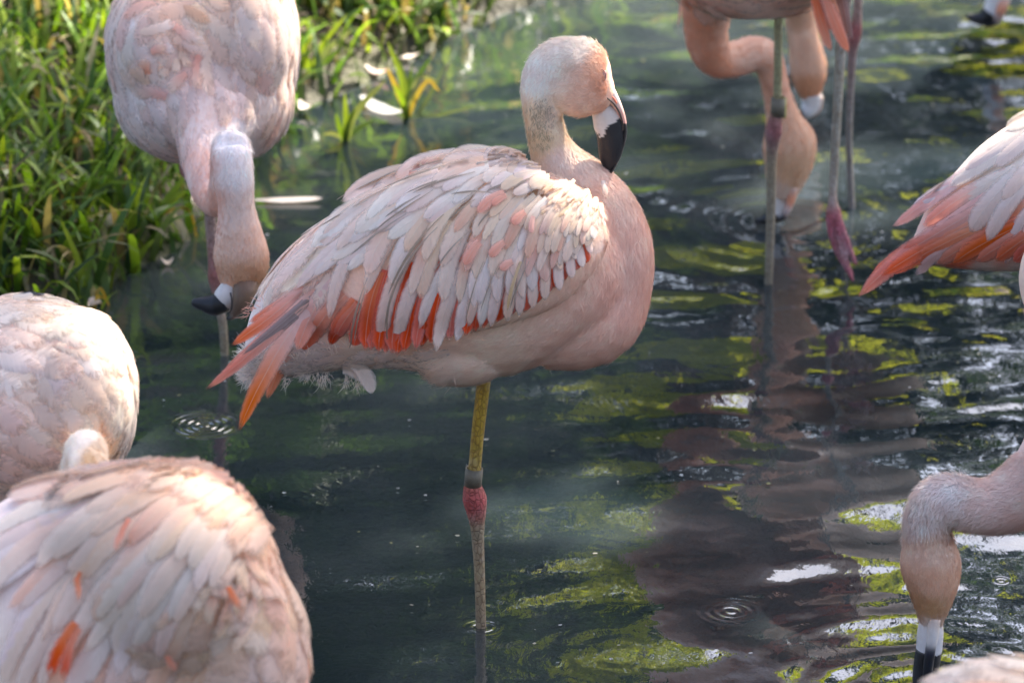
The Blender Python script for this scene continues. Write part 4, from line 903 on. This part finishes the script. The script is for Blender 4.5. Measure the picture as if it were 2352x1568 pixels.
E.shingle(120, .07, FE, lambda x, y: y < 30 and y > -420, pal=[PALE, PINK, WHITE, LILAC], lift=.008, width=.55, skipback=False, stuff=True); E.flush('contour_feathers')
E.fuzz(9000, .009, FE, lambda x, y: y > -60, width=.0008, lift=.25, name='neck_down')
for rt, tp, w, c0, c1 in (((800, -60), (878, 238), 15, CORAL, (.80, .30, .18)), ((850, -60), (968, 250), 17, (.82, .30, .18), (.82, .25, .13)), ((890, -80), (975, 230), 15, SALMON, (.80, .28, .16)), ((930, -90), (985, 160), 13, (.35, .14, .09), (.30, .12, .08)), ((950, -90), (998, 180), 10, (.42, .18, .12), (.32, .14, .1)), ((840, -90), (905, 130), 15, PINK, CORAL), ((800, -90), (850, 110), 16, PINK, CORAL)):
    E.feather(z4(*rt), z4(*tp), w, .05, E.body, c0, c1, .004, .012, tipr=.5, nl=8)
le = E.limb('leg', [(1790, -10, 12, (.36, .34, .20)), (1788, 40, 10, (.40, .37, .20)), (1786, 220, 9.5, (.38, .34, .18)), (1782, 265, 14, (.40, .2, .16)), (1777, 302, 20, (.38, .15, .15)), (1774, 335, 14, (.34, .22, .18)), (1772, 380, 11.5, LEGT), (1770, 500, 10.5, (.36, .31, .22)), (1767, 600, 9.5, (.36, .31, .22)), (1765, 650, 9.5, (.28, .24, .17)), (1763, 720, 9.5, (.2, .17, .12))], 14)
E.foot(E.at(1763, 718), R(200), .1, le)
ring(E, z4, 497, 590, 628, 624, 16, le)
E.limb('leg_tag', [z4(660, 500)+(4.5, (.55, .50, .14)), z4(660, 550)+(4.5, (.55, .50, .14)), z4(658, 602)+(4.5, (.5, .45, .14))], 8, 3, 'bill', le)
l2 = E.limb('leg', [(1948, -30, 12, LEGP, 1, -.04), (1936, 60, 11.5, (.42, .36, .30), 1, -.035), (1930, 130, 11.5, (.50, .44, .34), 1, -.03), (1922, 270, 10.5, (.50, .44, .34), 1, -.02), (1915, 400, 9.5, (.50, .43, .34), 1, -.01), (1913, 460, 10, (.48, .34, .28), 1, -.02), (1914, 484, 17, (.50, .17, .18), 1, -.02), (1918, 510, 17, (.48, .14, .17), 1, -.02), (1924, 530, 9, (.48, .14, .17), 1, -.02)], 16)
FOOT = (.46, .13, .16)
for pts in ([(1906, 495, 10), (1911, 540, 9), (1925, 580, 8), (1945, 615, 6), (1960, 645, 3)], [(1922, 500, 11), (1938, 540, 9), (1954, 580, 7), (1966, 608, 4)], [(1914, 500, 10), (1926, 545, 8), (1944, 600, 6), (1958, 632, 3)], [(1920, 505, 8), (1926, 525, 7), (1927, 540, 4)]):
    E.limb('toe', [(x, y, r, FOOT, .9, -.022 - .006*q) for q, (x, y, r) in enumerate(pts)], 10, 3, 'leg', l2)
V = [E.at(1912, 520, -.03), E.at(1932, 585, -.045), E.at(1944, 600, -.045), E.at(1952, 580, -.045), E.at(1934, 525, -.03)]
mesh_obj('web', V, [(0, 1, 2, 3, 4)], M['leg'], l2, [(.40, .14, .16)]*5)
E.limb('lower_bill', [(1800, 440, 28, (.72, .60, .52), 1, .24), (1793, 470, 25, (.74, .66, .58), 1, .24), (1786, 486, 24, (.68, .62, .58), 1, .24), (1782, 490, 23, BLACK, 1, .24), (1768, 500, 17, BLACK, 1, .24), (1750, 506, 10, BLACK, 1, .24), (1736, 506, 4, BLACK, 1, .24)], 18, 4, 'bill')
E.limb('upper_bill', [(1820, 430, 15, (.60, .42, .32), 1, .225), (1816, 460, 10, (.78, .30, .16), 1, .22), (1810, 480, 8, (.72, .5, .42), 1, .22), (1800, 500, 6, BLACK, 1, .22), (1788, 508, 3, BLACK, 1, .22)], 14, 4, 'bill')

# ================================================================== flamingo F: behind E, head bowed to the water
YF = on_z(1958, 480).y
F_ = Bird('flamingo', YF, on_z(1958, 480), 'flamingo standing behind the wading one, tan head bowed to the water')
F_.blob(1985, -330, 190, 210, 230, dy=.15); F_.blob(1900, -260, 120, 150, 160, dy=.05)
F_.loft([(1880, -220, 80, 80, .0), (1830, -120, 42, 40, .22), (1826, -30, 32, 32, .28), (1836, 40, 34, 34, .34), (1848, 100, 37, 36, .34), (1855, 150, 43, 38, .34), (1858, 190, 36, 33, .34), (1862, 222, 24, 24, .34)])
F_.skin([(1840, 40, (.82, .55, .42)), (1855, 140, (.82, .55, .42)), (1858, 200, (.62, .34, .22)), (1985, -300, PALE), (1830, -60, (.84, .6, .5))], .008, 5)
F_.fuzz(3000, .009, [(1850, 100, 0, 1), (1850, 200, 0, 1)], lambda x, y: y > -60, width=.0008, lift=.22, name='neck_down')
F_.limb('lower_bill', [(1864, 215, 23, (.66, .58, .52), 1, .34), (1862, 240, 22, (.70, .64, .60), 1, .34), (1852, 258, 17, (.62, .58, .55), 1, .335), (1842, 262, 10, BLACK, 1, .335), (1828, 262, 3, BLACK, 1, .335)], 14, 4, 'bill')
F_.limb('upper_bill', [(1882, 222, 9, (.62, .45, .36), 1, .34), (1880, 250, 7, (.66, .5, .42), 1, .34), (1866, 268, 5, (.1, .08, .07), 1, .34), (1845, 270, 2.5, BLACK, 1, .34)], 10, 4, 'bill')
lf = F_.limb('leg', [(1975, -120, 12, LEGP), (1970, 20, 10, LEGP), (1966, 60, 14, (.40, .14, .13)), (1962, 85, 16, (.38, .14, .13)), (1957, 130, 10, (.33, .22, .2)), (1952, 250, 8, (.28, .25, .22)), (1950, 340, 7.5, (.28, .26, .23)), (1956, 470, 7.5, (.25, .22, .2)), (1958, 540, 7.5, (.2, .17, .14))], 12)
F_.foot(F_.at(1958, 538), R(200), .09, lf)

# ================================================================== flamingo G: coral wing tip at the right edge
G = Bird('flamingo', 7.25, on_y(2520, 1250, 7.25), 'flamingo at the edge showing only white back and coral pink folded wing tips')
G.loft([z4(1320, 1310)+(22, 20), z4(1500, 1200)+(88, 80), z4(1700, 1105)+(136, 120), z4(1900, 1020)+(172, 160), z4(2150, 960)+(205, 195), z4(2450, 930)+(215, 210), z4(2700, 960)+(150, 150)])
G.loft([z4(2600, 900)+(120, 110), z4(2800, 800)+(80, 80), z4(2870, 560)+(55, 55), z4(2850, 300)+(45, 45), z4(2900, 100)+(44, 44), z4(3000, 60)+(70, 55), z4(3090, 180)+(50, 45)])
G.skin([z4(1400, 1380)+((.70, .58, .54),), z4(1700, 1390)+((.74, .66, .62),), z4(1882, 1390)+((.74, .66, .62),), z4(1700, 800)+(WHITE,), z4(1850, 700)+(WHITE,), z4(1500, 1000)+((.86, .60, .54),), z4(1600, 1280)+(CORAL,), z4(1800, 1250)+(CORAL,)], .007, 6)
for rt, tp, w, bd, c0, c1 in (
    ((1700, 1000), (1052, 1508), 26, .05, (.87, .50, .43), (.82, .22, .14)), ((1750, 1020), (1110, 1420), 26, .04, (.87, .5, .43), (.82, .22, .14)), ((1800, 1060), (1165, 1400), 25, .05, PINK, (.81, .19, .11)), ((1800, 1100), (1205, 1385), 24, .04, SALMON, (.81, .19, .10)), ((1700, 1120), (1330, 1380), 22, .06, (.84, .4, .3), (.82, .5, .44)),
    ((1880, 1120), (1440, 1335), 26, .06, CORAL, (.82, .28, .16)), ((1930, 1120), (1520, 1325), 28, .05, CORAL, (.80, .22, .11)), ((1960, 1150), (1640, 1320), 27, .05, (.82, .3, .2), (.80, .2, .09)), ((2000, 1150), (1740, 1310), 27, .05, (.82, .3, .2), (.80, .2, .1)), ((2050, 1150), (1830, 1320), 27, .05, CORAL, RED),
    ((1740, 760), (1230, 1170), 20, -.04, (.88, .70, .66), (.84, .40, .34)), ((1780, 760), (1320, 1080), 20, -.02, WHITE, (.86, .66, .63)), ((1800, 880), (1380, 1160), 25, .06, LILAC, (.84, .36, .28)), ((1850, 860), (1450, 1100), 24, .05, WHITE, LILAC),
    ((1860, 880), (1615, 1180), 34, .07, WHITE, LILAC), ((1960, 880), (1700, 1220), 26, .10, WHITE, LILAC), ((1990, 980), (1790, 1330), 26, .10, LILAC, (.86, .66, .63)), ((2020, 1000), (1850, 1330), 26, .08, LILAC, PINK), ((1900, 720), (1520, 960), 22, .03, WHITE, WHITE), ((1940, 640), (1600, 880), 22, .02, WHITE, LILAC), ((1990, 600), (1680, 800), 24, .02, WHITE, WHITE), ((2050, 620), (1740, 860), 25, .06, WHITE, LILAC), ((2050, 760), (1780, 1020), 26, .08, WHITE, LILAC), ((2050, 540), (1800, 680), 24, .02, WHITE, WHITE)):
    G.feather(z4(*rt), z4(*tp), w*.8, bd, G.body, jit(c0, .03), jit(c1, .03), .003+.003*random.random(), .008+.004*random.random(), tilt=.08, tipr=.32, nl=9)
FG = [z4(1700, 900)+(-1, .8), z4(1600, 1380)+(-1, .1)]
G.fuzz(4000, .014, FG, lambda x, y: y > 590, width=.0007, lift=.15, name='tail_down')
post_leg(G, 2480, 600); post_leg(G, 2560, 600, .06)

# ================================================================== flamingo H: pale fuzzy neck, bill in the water
YH = 6.66
Hh = Bird('flamingo', YH, on_y(2560, 1500, YH), 'flamingo with fuzzy pale pink neck bent over and black bill tip dipping in the water')
Hh.blob(2580, 720, 228, 240, 240, dy=.08); Hh.blob(2640, 640, 300, 220, 240, dy=.14)
Hh.loft([(2520, 860, 130, 120, .02), (2455, 1000, 95, 90, 0), (2400, 1090, 84, 80, 0), (2345, 1136, 76, 74, 0), (2290, 1160, 66, 65, 0), (2235, 1160, 60, 60, 0), (2185, 1146, 58, 58, 0), (2150, 1158, 57, 57, 0), (2130, 1195, 53, 54, 0), (2130, 1235, 56, 54, 0), (2136, 1285, 72, 60, 0), (2142, 1330, 66, 56, 0), (2142, 1375, 50, 46, 0), (2140, 1412, 35, 34, 0), (2138, 1440, 26, 26, 0)])
Hh.skin([(2180, 1100, (.87, .76, .73)), (2300, 1140, (.86, .66, .60)), (2350, 1200, (.85, .62, .55)), (2120, 1180, (.87, .72, .66)), (2140, 1260, (.85, .60, .48)), (2140, 1340, (.84, .52, .38)), (2140, 1400, (.60, .38, .22)), (2110, 1390, (.55, .34, .2)), (2138, 1430, (.75, .65, .58)), (2450, 900, PINK), (2560, 700, PALE)], .0055, 6)
FH = [(2350, 1140, -1, .1), (2250, 1140, -1, .1), (2170, 1120, -.7, .6), (2115, 1180, 0, 1), (2130, 1260, 0, 1), (2140, 1360, 0, 1), (2480, 900, -.5, 1), (2580, 700, .6, 1)]
Hh.fuzz(22000, .0125, FH, lambda x, y: y > 1040 and x > 2040 and not (y > 1235 and x < 2250), width=.0006, lift=.42, name='neck_down', facing_min=-.6)
Hh.fuzz(7000, .0065, FH, lambda x, y: y > 1200 and x < 2250, width=.0005, lift=.18, name='head_down')
Hh.shingle(60, .06, FH, lambda x, y: y < 1000, pal=[PALE, PINK, WHITE], lift=.008, stuff=True); Hh.flush('contour_feathers')
Hh.limb('lower_bill', [(2138, 1425, 27, (.76, .66, .58)), (2137, 1450, 31, (.80, .72, .66)), (2135, 1478, 31, (.78, .72, .68)), (2134, 1490, 31, (.74, .68, .64)), (2133, 1494, 31, BLACK), (2128, 1530, 31, BLACK), (2124, 1565, 29, BLACK), (2120, 1600, 22, BLACK), (2116, 1640, 10, BLACK)], 24, 4, 'bill')
Hh.limb('upper_bill', [(2146, 1420, 16, (.66, .46, .34), 1, -.012), (2143, 1450, 14, (.74, .64, .56), 1, -.017), (2140, 1474, 13, (.70, .62, .56), 1, -.018), (2137, 1492, 12, (.05, .05, .06), 1, -.018), (2132, 1530, 12, BLACK, 1, -.018), (2126, 1590, 8, BLACK, 1, -.016)], 16, 4, 'bill')
post_leg(Hh, 2560, 930, .08); post_leg(Hh, 2640, 930, .12)

# ================================================================== flamingo I: bill at the top, and J: corner of a back
YI = on_z(2262, 96).y
I_ = Bird('flamingo', YI, on_z(2400, 150), 'flamingo seen only by its white bill with hooked black tip and orange nostril')
I_.blob(2640, -430, 200, 190, 210, dy=.2)
I_.loft([(2540, -380, 70, 70, .1), (2430, -330, 45, 45, .05), (2360, -280, 40, 38, 0), (2340, -200, 33, 32, -.05), (2332, -130, 34, 32, -.06), (2322, -80, 47, 40, -.06), (2312, -45, 42, 36, -.06), (2304, -18, 28, 26, -.06)])
I_.skin([(2320, -80, (.82, .55, .42)), (2304, -20, (.7, .5, .4)), (2520, -430, PALE)], .009, 5)
I_.limb('lower_bill', [(2298, -20, 26, (.70, .62, .56), 1, -.06), (2288, 8, 24, (.74, .68, .63), 1, -.06), (2280, 26, 23, (.70, .64, .6), 1, -.06), (2276, 31, 23, BLACK, 1, -.06), (2258, 42, 18, BLACK, 1, -.06), (2238, 42, 12, BLACK, 1, -.06), (2220, 36, 5, BLACK, 1, -.06)], 18, 4, 'bill')
I_.limb('upper_bill', [(2308, -5, 14, (.70, .5, .4), 1, -.07), (2300, 20, 12, (.72, .28, .15), 1, -.078), (2294, 38, 10, (.55, .38, .32), 1, -.075), (2284, 52, 8, BLACK, 1, -.07), (2262, 60, 4, BLACK, 1, -.065)], 14, 4, 'bill')
post_leg(I_, 2600, -260, .2); post_leg(I_, 2680, -260, .25)
J = Bird('flamingo', 5.35, on_y(2420, 2300, 5.35), 'foreground flamingo showing only a sliver of pale scalloped back feathers')
J.blob(2350, 1720, 310, 195, 250); J.blob(2520, 1760, 300, 230, 260, dy=.05)
J.skin([(2200, 1540, WHITE), (2340, 1540, WHITE), (2300, 1600, PALE)], .009, 5)
FJ = [(2200, 1540, -1, .5), (2340, 1540, -.6, .8), (2300, 1620, -1, .8)]
J.shingle(90, .085, FJ, lambda x, y: y < 1680, pal=[WHITE, WHITE, PALE, LILAC], lift=.016, width=.62)
post_leg(J, 2420, 1900); post_leg(J, 2350, 1900, .05)

# ================================================================== bank: grass, tufts, stones, shed feathers
GR = np.random.default_rng(33)
def blade_mesh(roots, heads, lens, wids, droops, cols, nseg=5):
    V = []; Fc = []; C = []
    for p, a, L, w, dr, c in zip(roots, heads, lens, wids, droops, cols):
        d = np.array([math.cos(a), math.sin(a), 0]); s = np.array([-math.sin(a), math.cos(a), 0]); o = len(V)
        th = GR.uniform(.05, .5); q = np.array(p, float); st = L/nseg; tw = GR.normal(0, .5)
        for i in range(nseg+1):
            t = i/nseg; ww = w*(1-t**2.2)*(.75+.5*t)*.5
            sd = s*math.cos(tw*t) + np.array([0, 0, 1])*math.sin(tw*t)
            if i == nseg: V.append(q); C.append(c)
            else:
                V += [q-sd*ww, q+sd*ww]; C += [c*(.85+.2*t)]*2
            q = q + (d*math.sin(th) + np.array([0, 0, 1])*math.cos(th))*st; th += dr/nseg
        for i in range(nseg-1): Fc.append((o+2*i, o+2*i+1, o+2*i+3, o+2*i+2))
        Fc.append((o+2*nseg-2, o+2*nseg-1, o+2*nseg))
    return V, Fc, C
GC_ = np.array([(.14, .25, .02), (.20, .32, .025), (.09, .18, .02), (.26, .35, .03), (.11, .18, .05), (.06, .12, .03)])
STRAW = np.array([(.34, .27, .14), (.26, .19, .10), (.40, .34, .20)])
def grass_patch(name, n, xr, yr, dmin, dmax, lr, wr, label, straw=.2, clump=True, parent=None):
    pts = []; cent = []
    while len(pts) < n:
        if clump and len(cent) < n//9: pass
        m = 4000; x = GR.uniform(*xr, m); y = GR.uniform(*yr, m); d = pond_dist(x, y)
        keep = (d > dmin) & (d < dmax); dens = .55+.75*fbm(x, y, 9, 44); keep &= GR.random(m) < np.clip(dens*1.2, .16, 1)
        z = ground_z(x, y); pts += list(zip(x[keep], y[keep], z[keep]-.004))
    pts = pts[:n]; k = len(pts)
    cols = np.where((GR.random(k) < straw)[:, None], STRAW[GR.integers(0, 3, k)], GC_[GR.integers(0, len(GC_), k)])*GR.uniform(.45, 1.45, (k, 1))
    V, Fc, C = blade_mesh(pts, GR.uniform(0, 6.283, k), GR.uniform(*lr, k), GR.uniform(*wr, k), GR.uniform(.5, 2.3, k), cols)
    o = mesh_obj(name, V, Fc, M['grass'], None, C); tag(o, label, 'grass', kind='stuff'); return o
xl = on_z(-150, 400).x
grass_patch('grass', 6600, (xl-.15, .35), (7.9, 10.6), -.012, 2.0, (.05, .20), (.005, .019), 'tangle of sunlit green grass blades and straw covering the bank', .14)
grass_patch('grass', 1800, (xl-.15, .35), (7.9, 10.6), .01, 1.6, (.03, .09), (.002, .005), 'dead straw and dry stalks lying among the bank grass', 1.0)
grass_patch('grass', 4000, (-4.5, 4.5), (9.8, 14.5), .0, 3.0, (.12, .40), (.008, .018), 'long green grass growing along the far shore behind the pond', .12)

def leaf_obj(parent, pts, w, col, name='leaf'):
    """one long strap leaf through 3-D points"""
    P = catmull([tuple(p) for p in pts], 4); V = []; C = []; n = len(P)
    for i in range(n):
        t = i/(n-1); T = Vector(P[min(i+1, n-1)]) - Vector(P[max(i-1, 0)]); S = T.cross(FW + UP*.3); S.normalize(); ww = w*.5*(.7+.6*t)*(1-t**3.0)**.8+.0003
        V += [Vector(P[i])-S*ww, Vector(P[i])-FW*ww*.35, Vector(P[i])+S*ww]; C += [lerp(col, (col[0]*1.35, col[1]*1.12, col[2]), t)]*3
    Fc = []
    for i in range(n-1):
        for j in (0, 1): Fc.append((3*i+j, 3*i+j+1, 3*i+j+4, 3*i+j+3))
    return mesh_obj(name, V, Fc, M['grass'], parent, C)
def tuft(root_px, blades, label, z=0.0, group='grass tufts standing in the shallow water'):
    p = on_z(*root_px, z); Y = p.y
    t = empty('grass_tuft', p, label, 'grass', group)
    for (mx, my), (tx, ty), w, col in blades:
        dy = random.uniform(-.05, .05)
        leaf_obj(t, [p+Vector((0, 0, -.03)), p, on_y(mx, my, Y+dy*.5), on_y(tx, ty, Y+dy)], w, col)
G1 = (.15, .26, .025); G2 = (.10, .20, .03); G3 = (.20, .30, .035); G4 = (.12, .17, .09); YO = (.34, .26, .05)
zg = zone(0, 329.3, .26997); zh = zone(564.5, 0, .36)
tuft(zg(700, 1370), [(zg(680, 1050), zg(515, 640), .013, G3), (zg(745, 1050), zg(830, 735), .014, G1), (zg(600, 1150), zg(300, 1030), .012, G1), (zg(620, 1190), zg(690, 1000), .009, G2), (zg(740, 1200), zg(760, 900), .012, G4), (zg(660, 1230), zg(560, 1050), .009, G2)], 'tuft of broad upright bright green blades beside the white rounded flamingo')
tuft(zg(800, 1420), [(zg(850, 1230), zg(950, 1430), .006, YO), (zg(790, 1230), zg(890, 1420), .006, (.38, .36, .2)), (zg(830, 1300), zg(900, 1330), .004, YO)], 'small tuft of yellowed drooping blades at the water edge')
tuft(zg(40, 1200), [(zg(50, 1050), zg(60, 920), .011, G2), (zg(100, 1180), zg(250, 1000), .013, G1), (zg(90, 1050), zg(210, 870), .009, G4), (zg(20, 1100), zg(-60, 980), .010, G2), (zg(180, 1150), zg(390, 940), .010, G4)], 'low green tuft on the dark muddy edge of the bank')
tuft(zg(1350, 620), [(zg(1450, 450), zg(1580, 270), .016, G1), (zg(1360, 800), zg(1400, 870), .010, G3), (zg(1600, 560), zg(1690, 870), .006, YO), (zg(1280, 720), zg(1590, 600), .010, G4), (zg(1320, 420), zg(1330, 300), .010, G2), (zg(1250, 480), zg(1200, 330), .010, G1), (zg(1560, 420), zg(1610, 530), .011, G3)], 'overhanging tuft of wide blades drooping toward the facing flamingo', .05)
tuft(zh(640, 905), [(zh(640, 750), zh(632, 590), .011, G3), (zh(700, 720), zh(900, 505), .014, (.22, .28, .12)), (zh(600, 820), zh(575, 720), .010, G1), (zh(720, 820), zh(830, 765), .009, G1), (zh(560, 850), zh(490, 860), .009, (.25, .30, .14)), (zh(660, 780), zh(700, 690), .010, G1), (zh(540, 930), zh(430, 980), .006, G2)], 'small bright tuft of fanned blades rising from the water behind the sleeper')
tuft(zh(1030, 760), [(zh(1000, 500), zh(905, 265), .016, G3), (zh(1060, 560), zh(1190, 350), .013, G2), (zh(960, 560), zh(900, 430), .010, YO), (zh(1040, 560), zh(1060, 420), .012, G1), (zh(1150, 520), zh(1240, 590), .008, YO), (zh(1100, 500), zh(1220, 520), .010, (.24, .28, .14)), (zh(1120, 700), zh(1290, 390), .009, G4), (zh(990, 620), zh(940, 540), .009, G1), (zh(1200, 740), zh(1500, 670), .006, G4)], 'large tuft of tall backlit blades rising from the water behind the sleeper')
tuft(zh(790, 400), [(zh(780, 330), zh(795, 265), .011, G3), (zh(740, 370), zh(660, 400), .009, G2), (zh(830, 380), zh(870, 350), .008, G1)], 'short tuft with one upright blade at the far water edge')
tuft(zh(430, 480), [(zh(520, 320), zh(690, 180), .014, (.22, .29, .14)), (zh(500, 400), zh(640, 280), .011, G2), (zh(480, 300), zh(650, 90), .010, G3), (zh(370, 330), zh(430, 230), .013, G3), (zh(360, 400), zh(330, 300), .011, G1)], 'leaning tuft of long sunlit blades beside the facing flamingo', .03)

# stones in the muddy edge
def rock(px, r, label, seed, sq=.6):
    p = on_z(*px); bm = bmesh.new(); bmesh.ops.create_icosphere(bm, subdivisions=3, radius=r)
    for v in bm.verts:
        n_ = noise.fractal(v.co*(1.6/r)*.8 + Vector((seed, 0, 0)), 1, 2, 3); v.co *= 1+.22*n_; v.co.z *= sq
    me = bpy.data.meshes.new('rock'); bm.to_mesh(me); bm.free(); me.polygons.foreach_set('use_smooth', np.ones(len(me.polygons), bool)); me.materials.append(M['rock'])
    o = bpy.data.objects.new('rock', me); COL.objects.link(o); o.location = p + Vector((0, 0, r*.1)); tag(o, label, 'rock', 'stones at the edge of the bank')
rock((90, 665), .055, 'wet dark stone at the muddy edge below the grass', 1); rock((20, 655), .05, 'smooth dark stone half hidden by the low green tuft', 5); rock((230, 320), .04, 'brown stone buried in the bank grass', 9)

# shed feathers floating and caught in the grass
def shed(px, tip, w, label, z=.004, col=WHITE, col2=None, curl=.01):
    a = on_z(*px, z); b_ = on_z(*tip, z); D = b_-a; L = D.length; D.normalize(); S = Vector((-D.y, D.x, 0)); V = []; Fc = []; U = []; C = []; nl = 8
    for i in range(nl+1):
        t = i/nl; pr = (.35+.65*smooth(0, .4, t))*(math.sqrt(max(0, 1-((t-.6)/.4)**2)) if t > .6 else 1)
        if i == nl: pr = .1
        for u in (-1, -.5, 0, .5, 1):
            V.append(a + D*t*L + S*u*w*pr + Vector((0, 0, curl*(4*(t-.5)**2+.25*u*u) + .0015*(1-u*u)))); U.append((.5+.5*u, t*L)); C.append(lerp(col, col2 or col, t)+(t,))
    for i in range(nl):
        for j in range(4): Fc.append((i*5+j, i*5+j+1, (i+1)*5+j+1, (i+1)*5+j))
    tag(mesh_obj('shed_feather', V, Fc, M['feather'], None, C, U), label, 'feather', 'moulted feathers lying about')
shed((585, 462), (742, 458), .014, 'long white feather floating beside the head of the facing flamingo', curl=.002)
shed((900, 130), (965, 136), .014, 'white feather floating behind the tall backlit tuft', .006)
shed((840, 165), (895, 172), .012, 'white feather with pink tip floating at the far water edge', .008, WHITE, (.84, .35, .28))
shed(zg(660, 745), zg(740, 590), .020, 'broad white feather caught upright in the bank grass', .07, curl=.02); shed(zg(850, 720), zg(970, 690), .016, 'second white feather lying across the bank grass', .07, curl=.02)
shed(zh(340, 680), zh(420, 710), .012, 'small white feather on wet mud beside the facing flamingo', .012)
shed(zg(1630, 515), zg(1705, 520), .012, 'white feather at the waterline next to the looped neck', .005)
shed(zg(1370, 1030), zg(1480, 1025), .011, 'small pale feather floating under drooping yellow blades', .005)
shed(zg(780, 1370), zg(820, 1390), .014, 'white feather stuck among yellowed drooping blades', .01)
shed(zh(740, 650), zh(1000, 760), .020, 'grey waterlogged feather floating between two green tufts', .003, (.45, .45, .42))

# specks of down and debris drifting on the water
V = []; Fc = []; C = []
for k in range(110):
    px_, py_ = GR.uniform(350, 2352), GR.uniform(60, 1568); p = on_z(px_, py_, .0035)
    if float(pond_dist(np.array([p.x]), np.array([p.y]))[0]) > -.02: continue
    r_ = GR.uniform(.0008, .0026); a = GR.uniform(0, 6.28); o = len(V); n_ = 6
    for j in range(n_):
        t = a+6.283*j/n_; rr = r_*GR.uniform(.6, 1.3); V.append((p.x+math.cos(t)*rr*1.6, p.y+math.sin(t)*rr, p.z+GR.uniform(0, .001)))
    Fc.append(tuple(range(o, o+n_))); C += [random.choice(((.75, .72, .66), (.55, .50, .38), (.30, .28, .12)))]*n_
tag(mesh_obj('drifting_specks', V, Fc, M['down'], None, C), 'tiny pale specks of down and debris drifting on the water', 'debris', kind='stuff')
